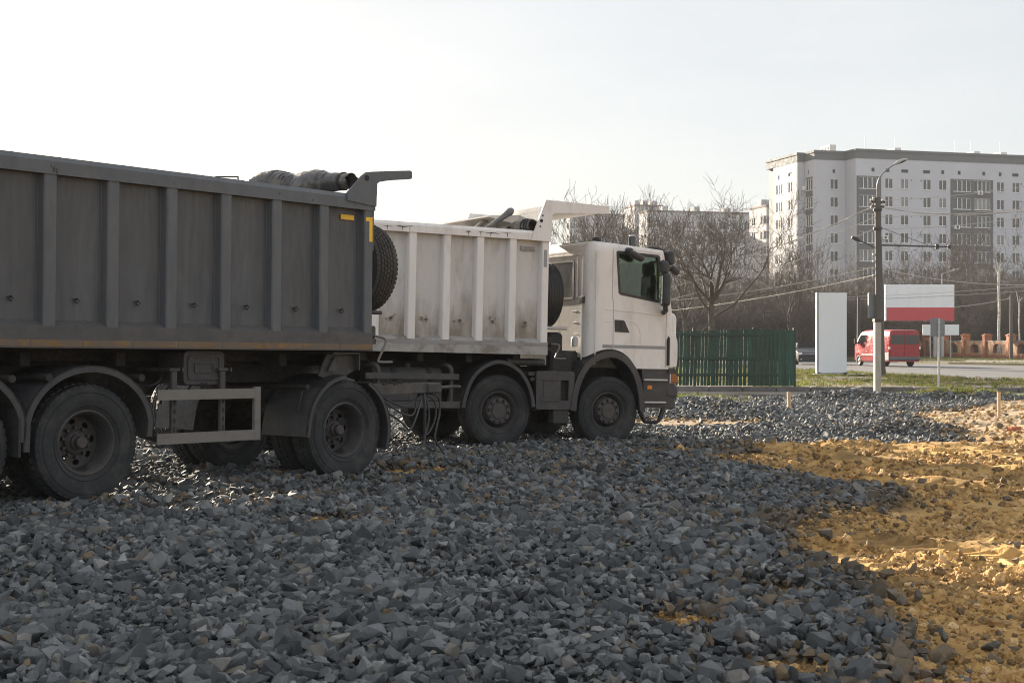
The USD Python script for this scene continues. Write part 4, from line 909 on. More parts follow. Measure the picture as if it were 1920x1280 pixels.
# arches
F1 = smooth_path([(-0.735, 0.54), (-0.705, 0.80), (-0.62, 1.06), (-0.47, 1.28), (-0.25, 1.42), (0.0, 1.465), (0.22, 1.41), (0.40, 1.27), (0.53, 1.06), (0.605, 0.80), (0.635, 0.545)], 4)
F2 = smooth_path([(-2.60, 0.585), (-2.56, 0.78), (-2.47, 1.00), (-2.30, 1.18), (-2.06, 1.285), (-1.85, 1.27), (-1.62, 1.15), (-1.47, 0.96), (-1.39, 0.76), (-1.36, 0.60)], 4)
for s in (-1, 1):
    y0 = s * 1.29
    a1 = obj('wheel_arch', arch(F1, 0.018, y0, s * 0.75), 'fender_plastic', k, smooth=35)
    obj('arch_lip', arch(F1, 0.10, y0 + s * 0.004, y0 - s * 0.025), 'fender_plastic', a1, smooth=35)
    a2 = obj('wheel_arch', arch(F2, 0.018, y0, s * 0.75), 'fender_plastic', k, smooth=35)
    obj('arch_lip', arch(F2, 0.055, y0 + s * 0.004, y0 - s * 0.022), 'fender_plastic', a2, smooth=35)
    ribs = MB()
    for q in range(5):
        yy = s * (1.22 - 0.055 * q)
        ribs += arch(F1[2:26] + (0, 0.012), 0.03, yy, yy - s * 0.022)
    obj('arch_ridges', ribs, 'fender_plastic', a1, smooth=35)
    obj('mud_flap', span(-0.775, -0.755, s * 0.78, s * 1.24, 0.30, 0.62, 0.006), 'black_plastic', k)
    sb = prism_xz(rrect(-1.345, -0.675, 0.555, 1.14, 0.04).difference(sbox(-0.915, 0.69, -0.775, 1.0)), s * 1.285, s * 1.22)
    g = obj('side_box', MB(sb, span(-1.32, -0.70, s * 0.85, s * 1.22, 0.57, 1.12, 0.02)), 'dark_plastic_box', k)
    obj('box_ridges', MB(prism_xz(sbox(-1.25, 1.0, -0.93, 1.02), s * 1.296, s * 1.28), prism_xz(sbox(-1.26, 0.68, -0.93, 0.70), s * 1.296, s * 1.28), prism_xz(rrect(-1.22, -0.945, 0.73, 0.98, 0.01), s * 1.291, s * 1.28)), 'dark_plastic_box', g)
    obj('box_recess', span(-0.915, -0.775, s * 1.19, s * 1.222, 0.69, 1.0), 'black_recess', g)
    obj('box_bracket', MB(span(-1.46, -1.345, s * 1.0, s * 1.24, 1.06, 1.12, 0.01), span(-1.42, -1.345, s * 1.05, s * 1.24, 0.98, 1.04, 0.01)), 'steel_dirty', g)
    obj('box_skirt', span(-1.02, -0.74, s * 1.10, s * 1.25, 0.34, 0.56, 0.01), 'black_plastic', g)
# tanks and side guards between the axles
obj('fuel_tank', MB(prism_yz(rrect(-1.12, -0.58, 0.62, 1.165, 0.16, 6), -3.95, -2.85)), 'steel_dirty', k, smooth=30)
for x in (-3.62, -3.05):
    ring = rrect(-1.128, -0.572, 0.612, 1.175, 0.165, 6).difference(rrect(-1.118, -0.582, 0.622, 1.163, 0.158, 6))
    obj('tank_strap', prism_yz(ring, x - 0.035, x + 0.035), 'chassis', k, smooth=30)
obj('tank_cap', MB(moved(trimesh.creation.cylinder(0.05, 0.05, sections=16), (-3.34, -0.95, 1.175)), moved(trimesh.creation.cylinder(0.035, 0.03, sections=12), (-3.34, -0.95, 1.205))), 'black_plastic', k, smooth=30)
for s in (-1, 1):
    y = s * 1.25
    obj('guard_rail', prism_yz(rrect(min(y, y - s * 0.04), max(y, y - s * 0.04), 0.985, 1.075, 0.01), -4.12, -2.635), 'steel_dirty', k)
    obj('guard_rail', prism_yz(rrect(min(y, y - s * 0.06), max(y, y - s * 0.06), 0.566, 0.668, 0.012), -4.1, -2.61), 'steel_dirty', k)
    for x in (-3.90, -2.735):
        obj('guard_hoop', tube(smooth_path([(x - 0.09, s * 0.9, 1.20), (x - 0.06, s * 1.12, 1.20), (x - 0.01, s * 1.19, 1.15), (x, s * 1.19, 1.0), (x, s * 1.19, 0.8), (x, s * 1.19, 0.62)], 5), 0.034, 10), 'steel_dirty', k, smooth=40)
obj('battery_box', MB(span(-3.85, -2.85, -1.14, -0.7, 0.66, 0.96, 0.02), span(-3.4, -3.39, -1.146, -1.1, 0.66, 0.96), span(-3.1, -3.09, -1.146, -1.1, 0.66, 0.96)), 'dark_plastic_box', k)
obj('air_tank', MB(*[moved(prism_yz(Point(0, 0).buffer(0.13, quad_segs=6), 0, 0.8), (-3.7, 0.9, 0.75 + 0.0 * q)) for q in range(1)]), 'chassis', k, smooth=30)

# cab: a hollow shell cut for windows and arches
import manifold3d as m3
def rounded(x0, x1, y0, y1, z0, z1, r, n=20):
    ms = []
    for x in (x0 + r, x1 - r):
        for y in (y0 + r, y1 - r):
            for z in (z0 + r, z1 - r):
                ms.append(m3.Manifold.sphere(r, n).translate((x, y, z)))
    return m3.Manifold.batch_hull(ms)
def mprism_xz(p, y0, y1):
    c = m3.CrossSection([np.asarray(poly(p).exterior.coords)[:-1][::1 if poly(p).exterior.is_ccw else -1]])
    return m3.Manifold.extrude(c, abs(y1 - y0)).rotate((90, 0, 0)).translate((0, max(y0, y1), 0))
def mprism_yz(p, x0, x1):
    c = m3.CrossSection([np.asarray(poly(p).exterior.coords)[:-1][::1 if poly(p).exterior.is_ccw else -1]])
    return m3.Manifold.extrude(c, abs(x1 - x0)).rotate((90, 0, 0)).rotate((0, 0, 90)).translate((min(x0, x1), 0, 0))
CW = 1.25
SIL = [(-0.55, 1.14), (-0.55, 3.30), (1.6, 3.30), (1.6, 1.14)]
outer = rounded(-0.42, 1.26, -CW, CW, 1.0, 3.185, 0.17, 28)
# the front leans back above the sill of the windscreen; the roof falls slightly to the front
outer = outer.trim_by_plane((-0.982, 0, -0.190), -0.982 * 1.155 - 0.190 * 2.05)
outer = outer.trim_by_plane((-0.075, 0, -0.997), -0.997 * 3.175 + 0.075 * 0.15)
outer = outer.trim_by_plane((0, 0, 1), 1.20)
bev = mprism_xz([(-0.6, 1.14), (-0.6, 1.30), (-0.40, 1.28), (-0.30, 1.20), (-0.30, 1.14)], -2, 2)
archcut = mprism_xz(poly(np.vstack([F1[:, :] * 1.0 + (0, 0.035), [(0.66, 0.4), (-0.78, 0.4)]])), -2, 2)
inner = rounded(-0.33, 1.17, -CW + 0.07, CW - 0.07, 1.28, 3.10, 0.12, 20)
inner = inner.trim_by_plane((-0.982, 0, -0.190), -0.982 * 1.085 - 0.190 * 2.05)
shell = outer - inner - archcut - bev
WIN = [(0.086, 3.008), (0.10, 3.020), (0.845, 2.992), (0.868, 2.975), (0.915, 2.300), (0.90, 2.272), (0.165, 2.372), (0.140, 2.392)]
shell = shell - mprism_xz(WIN, -2, 2)
shell = shell - mprism_yz([(-1.08, 2.12), (1.08, 2.12), (1.02, 2.95), (-1.02, 2.95)], 0.75, 1.6)
RWIN = rrect(-0.55, 0.95, 2.28, 2.88, 0.07)
shell = shell - mprism_yz([(-1.05 + 0.0, 2.30), (-0.2, 2.30), (-0.2, 2.86), (-1.05 + 0.05, 2.86)], -0.6, -0.2).translate((0, 0.28, 0))
# grooves: door edge, roof seam
def groove(path, w=0.012):
    return mprism_xz(poly(path).buffer(0), -CW - 0.05, -CW + 0.012)
from shapely.geometry import LineString
for line in ([(0.005, 3.075), (0.005, 2.30), (0.03, 2.22), (0.035, 1.25)], [(0.005, 3.075), (0.60, 3.055), (0.90, 3.02)], [(1.035, 2.215), (1.028, 1.22)]):
    g = LineString(line).buffer(0.007, cap_style='flat', join_style='mitre')
    for s in (0, 1):
        shell = shell - (mprism_xz(g, -CW - 0.05, -CW + 0.012) if s == 0 else mprism_xz(g, CW - 0.012, CW + 0.05))
ms = shell.to_mesh()
cabm = tri(ms.vert_properties[:, :3], ms.tri_verts)
obj('cab', cabm, 'white_paint', k, smooth=32)
# window rubber, panes
cab_frame = poly(WIN).buffer(0.022).difference(poly(WIN).buffer(-0.018))
for s in (-1, 1):
    w_ = obj('side_window', prism_xz(poly(WIN), s * (CW - 0.030), s * (CW - 0.036)), 'cab_glass', k)
    obj('window_rubber', prism_xz(cab_frame, s * (CW + 0.004), s * (CW - 0.05)), 'black_plastic', w_)
    obj('window_shade', prism_xz([(0.10, 3.0), (0.86, 2.975), (0.865, 2.90), (0.60, 2.87), (0.095, 2.88)], s * (CW - 0.05), s * (CW - 0.055)), 'dark_glass', w_)
obj('windscreen', MB(moved(trimesh.creation.box((0.008, 2.1, 0.92)), (1.03, 0, 2.55), ry=-0.19)), 'cab_glass', k)
obj('back_window', span(-0.405, -0.398, -0.78, 0.10, 2.29, 2.87), 'curtain_pane', k)
fr = rrect(-0.80, 0.12, 2.27, 2.89, 0.06).difference(rrect(-0.775, 0.095, 2.295, 2.865, 0.05))
obj('back_window_seal', prism_yz(fr, -0.432, -0.40), 'black_plastic', k)
# pressings, vents and gutter on the back wall
obj('back_wall_pressings', MB(span(-0.432, -0.415, -1.0, 1.0, 2.96, 2.985, 0.004), *[span(-0.425, -0.416, -0.93 + 0.02 * q, -0.80 + 0.02 * q, z, z + 0.014, 0.003) for q, z in enumerate((1.72, 1.90, 2.08))],
    span(-0.436, -0.416, -1.065, -1.045, 1.32, 2.95, 0.004), span(-0.432, -0.416, -0.90, -0.885, 2.30, 2.95, 0.004)), 'white_paint', k)
obj('rear_gutter', tube([(-0.30, -1.258, 3.0), (-0.30, -1.262, 2.2), (-0.30, -1.262, 1.25)], 0.008, 6), 'white_paint', k, smooth=40)
obj('roof_seam', tube(smooth_path([(-0.20, -1.24, 2.95), (-0.205, -1.225, 3.05), (-0.21, -1.14, 3.145), (-0.22, -1.02, 3.19), (-0.22, 0, 3.195), (-0.22, 1.0, 3.19)], 5), 0.010, 6), 'black_plastic', k, smooth=40)
vt = obj('rear_vent', span(-0.455, -0.415, -1.135, -0.985, 2.21, 2.31, 0.012), 'black_plastic', k)
obj('vent_slats', MB(*[span(-0.462, -0.45, -1.12, -1.0, 2.225 + 0.018 * q, 2.233 + 0.018 * q) for q in range(5)]), 'steel_dirty', vt)
obj('roof_hatch_rail', MB(tube([(-0.15, -0.75, 3.20), (0.75, -0.78, 3.145)], 0.008, 6)), 'black_plastic', k, smooth=40)
# door furniture
hd = prism_xz([(0.055, 1.958), (0.215, 1.955), (0.245, 1.935), (0.335, 1.765), (0.065, 1.768)], -CW - 0.006, -CW + 0.01)
obj('door_handle', MB(hd, span(0.17, 0.185, -CW - 0.012, -CW, 1.78, 1.93, 0.003)), 'black_plastic', k)
obj('door_handle', moved(MB(prism_xz([(0.055, 1.958), (0.215, 1.955), (0.245, 1.935), (0.335, 1.765), (0.065, 1.768)], CW + 0.006, CW - 0.01)).get()), 'black_plastic', k)
obj('door_pressing', MB(tube(smooth_path([(0.30, -CW, 1.945), (0.42, -CW, 1.92), (0.50, -CW, 1.85), (0.55, -CW, 1.70), (0.55, -CW, 1.575)], 5), 0.006, 6), tube([(0.06, -CW, 2.11), (0.55, -CW, 2.085), (1.02, -CW, 2.045)], 0.008, 6), tube([(-0.12, -CW, 2.115), (0.02, -CW, 2.112)], 0.008, 6), tube([(-0.12, -CW, 1.93), (0.02, -CW, 1.925)], 0.005, 6)), 'white_paint', k, smooth=40)
obj('door_stripe', MB(span(0.045, 1.02, -CW - 0.003, -CW + 0.003, 1.515, 1.565), span(-0.16, 0.025, -CW - 0.003, -CW + 0.003, 1.515, 1.565)), 'grey_tape', k)
obj('wind_deflector', MB(prism_xz(smooth_path([(1.075, 1.24), (1.07, 1.60), (1.08, 1.72), (1.12, 1.745), (1.20, 1.72), (1.245, 1.66), (1.255, 1.5), (1.25, 1.30), (1.235, 1.24)], 4), -CW - 0.012, -CW + 0.10)), 'white_paint', k, smooth=30)
obj('deflector_slot', prism_xz([(1.055, 1.26), (1.05, 1.66), (1.075, 1.72), (1.10, 1.70), (1.105, 1.26)], -CW - 0.016, -CW + 0.02), 'black_recess', k)
obj('corner_panel', MB(rounded(1.04, 1.275, -1.245, 1.245, 1.24, 2.13, 0.10, 16).to_mesh() and tri(*(lambda q: (q.vert_properties[:, :3], q.tri_verts))(rounded(1.06, 1.285, -1.235, 1.235, 1.24, 2.11, 0.10, 18).to_mesh()))), 'white_paint', k, smooth=32)
obj('grille', MB(*[span(1.28, 1.30, -0.95, 0.95, 1.30 + 0.11 * q, 1.37 + 0.11 * q, 0.008) for q in range(7)]), 'black_plastic', k)
# bumper, steps, lamps
bp = [(0.585, 1.235), (1.10, 1.225), (1.20, 1.17), (1.235, 1.10), (1.235, 0.96), (1.235, 0.60), (1.12, 0.575), (0.62, 0.58), (0.645, 0.80), (0.615, 1.05)]
bum = obj('bumper', MB(prism_xz(bp, -1.235, -0.80), prism_xz(bp, 1.235, 0.80), span(1.02, 1.235, -0.82, 0.82, 0.58, 1.2, 0.02)), 'fender_plastic', k)
obj('bumper_corner', MB(tri(*(lambda q: (q.vert_properties[:, :3], q.tri_verts))(rounded(1.05, 1.315, -1.255, 1.255, 0.735, 0.955, 0.07, 16).to_mesh())), tri(*(lambda q: (q.vert_properties[:, :3], q.tri_verts))(rounded(1.08, 1.27, -1.22, 1.22, 0.585, 0.76, 0.06, 16).to_mesh()))), 'dark_plastic_box', bum, smooth=32)
for s in (-1, 1):
    obj('step_plate', MB(span(0.615, 1.065, s * 1.215, s * 1.285, 1.010, 1.040, 0.008), span(0.615, 1.045, s * 1.215, s * 1.285, 0.655, 0.685, 0.008)), 'pale_metal', bum)
    obj('side_marker', span(0.70, 0.792, s * 1.232, s * 1.247, 0.875, 0.938, 0.005), 'amber_lens', bum)
    obj('step_loop', tube([(0.585, s * 1.20, 0.60), (0.60, s * 1.20, 0.52), (0.685, s * 1.20, 0.365), (0.72, s * 1.20, 0.355), (0.93, s * 1.20, 0.352), (0.955, s * 1.20, 0.37), (1.03, s * 1.20, 0.53), (1.04, s * 1.20, 0.60)], [0.045, 0.042, 0.03, 0.026, 0.026, 0.03, 0.042, 0.045], 8), 'black_plastic', bum, smooth=40)
    lm = obj('headlamp', prism_xz([(1.13, 0.98), (1.13, 1.17), (1.20, 1.16), (1.262, 1.10), (1.262, 0.985)], s * 1.245, s * 1.02), 'clear_lens', k)
    obj('indicator', prism_xz([(1.148, 0.985), (1.148, 1.13), (1.235, 1.12), (1.268, 1.09), (1.268, 0.985)], s * 1.252, s * 1.235), 'amber_lens', lm)
    obj('lamp_guard', MB(*[tube([(1.14, s * 1.258, 1.00 + 0.032 * q), (1.26, s * 1.258, 1.00 + 0.032 * q), (1.285, s * 1.20, 1.0 + 0.032 * q)], 0.006, 6) for q in range(5)], prism_xz([(1.09, 1.14), (1.10, 1.225), (1.20, 1.21), (1.27, 1.16), (1.275, 1.125)], s * 1.26, s * 1.0)), 'black_plastic', lm)
# mirrors, visor, beacon
def blob(c, s, rz=0.0, ry=0.0, r=0.05):
    h = np.array(s) / 2
    q = rounded(-h[0], h[0], -h[1], h[1], -h[2], h[2], min(r, h.min() * 0.98), 14).to_mesh()
    return moved(tri(q.vert_properties[:, :3], q.tri_verts), c, rz=rz, ry=ry)
for s in (-1, 1):
    mm = obj('main_mirror', MB(blob((0.865, s * 1.45, 2.455), (0.14, 0.24, 0.53), rz=s * 0.35, r=0.06)), 'black_plastic', k, smooth=35)
    obj('wide_mirror', blob((0.845, s * 1.44, 2.80), (0.13, 0.22, 0.21), rz=s * 0.35, r=0.06), 'black_plastic', mm, smooth=35)
    obj('mirror_arm', MB(tube(smooth_path([(0.98, s * 1.24, 2.10), (0.93, s * 1.38, 2.13), (0.87, s * 1.46, 2.15), (0.86, s * 1.46, 2.24)], 5), 0.04, 8), tube([(0.95, s * 1.22, 2.90), (0.85, s * 1.40, 2.90)], 0.03, 8), tube([(0.78, s * 1.36, 2.28), (0.79, s * 1.36, 2.50)], 0.012, 6)), 'black_plastic', mm, smooth=40)
    obj('mirror_glass', MB(moved(span(-0.004, 0.004, -0.09, 0.09, -0.22, 0.22), (0.79, s * 1.43, 2.45), rz=s * 0.35)), 'chrome', mm)
obj('kerb_mirror', MB(blob((0.36, -1.37, 2.965), (0.27, 0.14, 0.10), ry=0.38, r=0.048), tube([(0.27, -1.24, 3.06), (0.28, -1.34, 3.04)], 0.045, 10), blob((0.275, -1.30, 3.045), (0.12, 0.10, 0.10), r=0.045)), 'black_plastic', k, smooth=35)
obj('front_mirror', MB(blob((1.10, -1.17, 2.98), (0.13, 0.26, 0.24), r=0.06), tube([(1.0, -1.10, 3.03), (1.10, -1.15, 3.03)], 0.03, 8)), 'black_plastic', k, smooth=35)
obj('manoeuvring_mirror', MB(blob((1.33, -1.02, 2.80), (0.20, 0.12, 0.12), ry=0.55, r=0.055), tube(smooth_path([(1.16, -1.10, 2.90), (1.19, -1.08, 2.83), (1.24, -1.06, 2.84)], 5), 0.016, 8)), 'black_plastic', k, smooth=35)
obj('sun_visor', MB(moved(prism_xz([(0, 0), (0.06, 0.028), (0.24, 0.02), (0.42, -0.05), (0.44, -0.075), (0.25, -0.035), (0.0, -0.03)], -1.02, 1.02), (0.80, 0, 3.135))), 'black_plastic', k, smooth=30)
bc = obj('beacon', moved(trimesh.creation.revolve([(0.001, 0), (0.085, 0), (0.08, 0.05), (0.062, 0.055), (0.064, 0.19), (0.055, 0.225), (0.001, 0.235)], sections=22), (0.78, -0.60, 3.12)), 'dark_glass', k, smooth=35)
obj('beacon_cap', moved(trimesh.creation.revolve([(0.001, 0.222), (0.05, 0.222), (0.06, 0.235), (0.045, 0.25), (0.001, 0.252)], sections=18), (0.78, -0.60, 3.12)), 'pale_metal', bc, smooth=35)
obj('beacon_base', MB(moved(trimesh.creation.cylinder(0.075, 0.05, sections=18), (-0.12, -0.95, 3.205)), moved(trimesh.creation.cylinder(0.05, 0.03, sections=18), (-0.12, -0.95, 3.24))), 'black_plastic', k, smooth=30)
obj('roof_lamp', moved(trimesh.creation.revolve([(0.001, 0), (0.07, 0), (0.075, 0.05), (0.05, 0.10), (0.001, 0.115)], sections=18), (0.0, 0.62, 3.18)), 'clear_lens', k, smooth=35)
# inside the cab
obj('dashboard', MB(prism_xz([(0.55, 1.9), (0.60, 2.22), (0.72, 2.29), (1.0, 2.27), (1.08, 2.1), (1.08, 1.9)], -1.15, 1.15)), 'black_plastic', k)
for s in (-1, 1):
    st = obj('seat', MB(rbox((0.05, s * 0.62, 1.95), (0.5, 0.5, 0.16), 0.05), moved(rbox((0, 0, 0), (0.16, 0.46, 0.62), 0.05), (-0.20, s * 0.62, 2.28), ry=-0.12)), 'seat_cloth', k)
    obj('headrest', rbox((-0.24, s * 0.62, 2.68), (0.11, 0.28, 0.18), 0.04), 'seat_cloth', st)
obj('steering_wheel', moved(trimesh.creation.torus(0.23, 0.018, 28, 8), (0.52, 0.62, 2.22), ry=-0.6), 'black_plastic', k, smooth=40)
obj('hi_vis_vest', MB(moved(blob((0, 0, 0), (0.10, 0.34, 0.26), r=0.045), (0.50, -0.35, 2.36), rz=0.5)), 'hi_vis', k, smooth=40)
# ---------------------------------------------------------------- pavement, kerb, verge, road
VZ = 0.14                                                        # the verge and the ground beyond lie this much higher than the site
def sheet(name, pts, z, m, label, cat, th=0.0, sub=1.0):
    g = poly(pts)
    mm = prism_xy(g, z - 0.30, z)
    o = obj(name, mm, m, None)
    return tag(o, label, cat, kind='structure')
KY = [(-60.0, 45.6), (5.0, 43.4), (14.6, 42.1), (70.0, 36.5)]    # kerb line
def ky(x):
    return float(np.interp(x, [p[0] for p in KY], [p[1] for p in KY]))
sheet('pavement', [(-60, 44.2), (5, 41.9), (9.2, 41.0), (11.5, 38.8), (15, 37.6), (70, 31.5), (70, 36.44), (14.6, 42.04), (5, 43.34), (-60, 45.54)], 0.022, 'pavement_dusty', 'dusty strip of pavement along the foot of the kerb', 'pavement')
kerb = UsdGeom.Xform.Define(stage, '/World/kerb')
tag(kerb, 'dark concrete kerb at the back of the building site', 'kerb', kind='structure')
x = -9.0
rk = random.Random(5)
while x < 24.5:
    L = 1.0
    a, b = np.array([x, ky(x)]), np.array([x + L, ky(x + L)])
    d = (b - a) / np.linalg.norm(b - a)
    c = (a + b) / 2
    m = moved(rbox((0, 0, 0), (L - 0.012, 0.16, 0.36), 0.018), (c[0], c[1] + 0.08, 0.0 + rk.uniform(-0.006, 0.006)), rz=math.atan2(d[1], d[0]))
    obj('kerb_stone', m, 'kerb_concrete', kerb)
    x += L
RN = [(74.0, 15.2), (50.0, 18.0), (30.0, 20.6)]                 # near edge of the road (depth, x)
VN = [(-60, 45.72), (5, 43.52), (14.6, 42.22), (70, 36.62)]
road_near = [(10.5, 92.0), (13.6, 79.0), (15.6, 66.0), (17.6, 56.5), (20.0, 51.3), (24.0, 48.5), (32, 46.2), (70, 40.0)]
road_far = [(70, 70.0), (42.0, 80.0), (33.0, 86.0), (29.0, 95.0), (26.0, 110.0), (24, 135), (22, 180)]
verge = sheet('grass_verge', VN[0:1] + [(-60, 92.0)] + road_near + [(70, 36.62), (14.6, 42.22), (5, 43.52)], VZ, 'verge_soil', 'grassy strip between the kerb and the road', 'verge')
sheet('road', [(-60, 92.2), (10.46, 92.2)] + [(a + 0.16, b + 0.12) for a, b in road_near] + road_far + [(9, 180), (9, 112), (-60, 112)], 0.03, 'asphalt', 'grey asphalt road curving away past the verge', 'road')
fv = sheet('far_verge', [(70.2, 70.3), (42.2, 80.3), (33.2, 86.3), (29.2, 95.2), (26.2, 110.2), (24.2, 135), (22.2, 180), (140, 180), (140, 60)], 0.16, 'verge_soil', 'rough grass beyond the road in front of the brick wall', 'verge')
sheet('footpath', [(31.5, 98), (36, 92.5), (46, 86), (75, 75), (75, 80), (48, 92), (38.5, 98), (33, 104)], 0.168, 'pavement_dusty', 'pale footpath in front of the brick wall', 'footpath')
sheet('far_field', [(-60, 112.2), (8.8, 112.2), (8.8, 180.0), (22, 180.2), (160, 180.2), (260, 420), (-260, 420), (-120, 112.2)], 0.10, 'winter_ground', 'bare winter ground below the blocks of flats', 'ground')

# grass: tufts of blades, denser where the verge is green
def tuft(r, n=16, h=0.16):
    v, f = [], []
    for i in range(n):
        a, lean = r.uniform(0, 2 * np.pi), r.uniform(0.02, 0.13)
        bx, by = r.normal(0, 0.07), r.normal(0, 0.07)
        hh, w = h * r.uniform(0.4, 1.2), r.uniform(0.008, 0.016)
        dx, dy = math.cos(a), math.sin(a)
        q = len(v)
        v += [(bx - dy * w, by + dx * w, 0), (bx + dy * w, by - dx * w, 0), (bx + dx * lean * 0.5 - dy * w * 0.7, by + dy * lean * 0.5 + dx * w * 0.7, hh * 0.6), (bx + dx * lean * 0.5 + dy * w * 0.7, by + dy * lean * 0.5 - dx * w * 0.7, hh * 0.6), (bx + dx * lean, by + dy * lean, hh)]
        f += [(q, q + 1, q + 3), (q, q + 3, q + 2), (q + 2, q + 3, q + 4)]
    return tri(v, f)
def leaf_material(name, stops):
    MAT[name] = usdkit.material(stage, f'/World/Looks/{name}', {
        'oi': ('object_info', {}), 'r': ('rgb_ramp', {'ramp': stops}), 'p': ('principled_bsdf', {'roughness': 0.7, 'specular_ior_level': 0.3}), 't': ('translucent_bsdf', {}), 'm': ('mix_closure', {'fac': 0.35})},
        [('oi.random', 'r.fac'), ('r.color', 'p.base_color'), ('r.color', 't.color'), ('p.BSDF', 'm.closure1'), ('t.BSDF', 'm.closure2')], surface='m.closure')
leaf_material('grass_blade', [(0.0, (0.075, 0.105, 0.014)), (0.45, (0.13, 0.165, 0.024)), (0.75, (0.18, 0.19, 0.034)), (1.0, (0.24, 0.20, 0.08))])
leaf_material('dry_grass', [(0.0, (0.15, 0.11, 0.06)), (0.6, (0.21, 0.165, 0.09)), (1.0, (0.10, 0.10, 0.03))])
from shapely import contains_xy
gp = []
for g, n, lo in ((poly(VN[0:1] + [(-60, 92.0)] + road_near + [(70, 36.62), (14.6, 42.22), (5, 43.52)]), 26000, (0, 43, 34, 92)), (poly([(70.2, 70.3), (42.2, 80.3), (33.2, 86.3), (29.2, 95.2), (26.2, 110.2), (24.2, 128), (60, 128), (80, 70)]), 9000, (24, 70, 60, 128))):
    q = np.c_[rng.uniform(lo[0], lo[2], n), rng.uniform(lo[1], lo[3], n)]
    q = q[contains_xy(g.buffer(-0.1), q[:, 0], q[:, 1])]
    gp.append(q)
n_a = len(gp[0])
gp = np.vstack(gp)
gn = meshkit.fbm(P3(gp[:, 0], gp[:, 1], 0.45, 2.0), 3, 55)
path_p = poly([(31.5, 98), (36, 92.5), (46, 86), (75, 75), (75, 80), (48, 92), (38.5, 98), (33, 104)])
keep = (rng.uniform(size=len(gp)) < sm(gn, 0.34, 0.50)) & ~contains_xy(path_p.buffer(0.2), gp[:, 0], gp[:, 1])
zg = np.where(np.arange(len(gp)) < n_a, VZ, 0.16)
gp, gn, zg = gp[keep], gn[keep], zg[keep]
# a little grass on the mound and beside the lorry's bumper
mq = np.vstack([np.c_[rng.normal(11.6, 0.9, 700), rng.normal(38.4, 0.45, 700)], np.c_[rng.normal(4.6, 0.6, 500), rng.normal(37.8, 1.3, 500)]])
gp = np.vstack([gp, mq]); gn = np.concatenate([gn, np.full(len(mq), 0.6)]); zg = np.concatenate([zg, height(mq[:, 0], mq[:, 1])])
dry = rng.uniform(size=len(gp)) < 0.12 + 0.75 * (1 - sm(gn, 0.42, 0.54))
tf = [(tuft(rng), 'grass_blade') for _ in range(4)] + [(tuft(rng, 12, 0.14), 'dry_grass') for _ in range(2)]
instancer('grass', tf, np.c_[gp, zg - 0.005], np.where(dry, 4 + rng.integers(0, 2, len(gp)), rng.integers(0, 4, len(gp))), quats(len(gp), 0.1), np.repeat(rng.uniform(0.3, 0.8, (len(gp), 1)), 3, 1), 'short rough grass with dry patches on the verges', 'grass')

# ---------------------------------------------------------------- green board fence, stakes
fy = lambda x: ky(x) + 0.30
fx0, fx1 = 3.4, 8.56
fen = thing('board_fence', 'dark green fence of upright boards standing on the kerb right of the lorry', 'fence', (0, 0, 0))
rf_ = random.Random(8)
x = fx0
i = 0
while x < fx1:
    w = rf_.uniform(0.095, 0.15)
    old = x < 7.15                                                # the older boards lean and have shrunk apart; the newer ones stand tight
    gap = rf_.choice([0.004, 0.008, 0.018, 0.030]) if old else 0.002
    lean = (0.040 if old else 0.0) * (1 - (x - fx0) / 7.0) + rf_.uniform(-0.006, 0.006)
    top = 1.855 + rf_.uniform(-0.012, 0.012) + (0.06 * sm(np.array(x), 5.6, 7.2) if x < 7.75 else 0.035)
    y = fy(x) + rf_.uniform(-0.006, 0.006)
    b = rbox((0, 0, 0), (w - gap, 0.022, top - 0.19), 0.003)
    b.vertices[:, 0] += b.vertices[:, 2] * lean
    obj('fence_board', moved(b, (x + w / 2, y, (top + 0.19) / 2), rz=-0.03), 'fence_paint', fen)
    x += w
    i += 1
for z in (0.52, 1.02, 1.75):
    obj('fence_rail', moved(span(0, fx1 - fx0, 0.016, 0.06, z - 0.04, z + 0.04, 0.004), (fx0, fy(fx0), 0), rz=math.atan2(fy(fx1) - fy(fx0), fx1 - fx0)), 'fence_rail', fen)
for xx in (3.6, 5.6, 7.4, 8.6):
    obj('fence_post', span(xx - 0.04, xx + 0.04, fy(xx) + 0.066, fy(xx) + 0.146, 0.0, 1.95, 0.005), 'fence_rail', fen)
def stake(px, base, top, label, r, name='marker_stake', dxt=0.0, mud=False):
    p = at(px, base)
    p[2] = height(p[0], p[1])
    h = EYE + (HOR - top) / FPX * p[1] - p[2]
    s = thing(name, label, 'stake', (p[0], p[1], p[2]), 0.3, group='wooden marker stakes in the gravel')
    m = rbox((0, 0, h / 2 - 0.15), (r, r * 0.8, h + 0.3), 0.006)
    m.vertices[:, 0] += (m.vertices[:, 2]) * dxt
    obj('stake', m, 'raw_wood', s)
    top_ = rbox((h * dxt, 0, h + 0.006), (r * 1.05, r * 0.86, 0.02), 0.004)
    obj('stake_top', top_, 'bark' if mud else 'raw_wood', s)
    return s
stake(1480, 776, 738, 'short pale wooden stake in the gravel in front of the green fence', 0.075, dxt=-0.03)
stake(1873, 783, 736, 'taller wooden stake with a dark top beside the sand on the right', 0.065, mud=True)

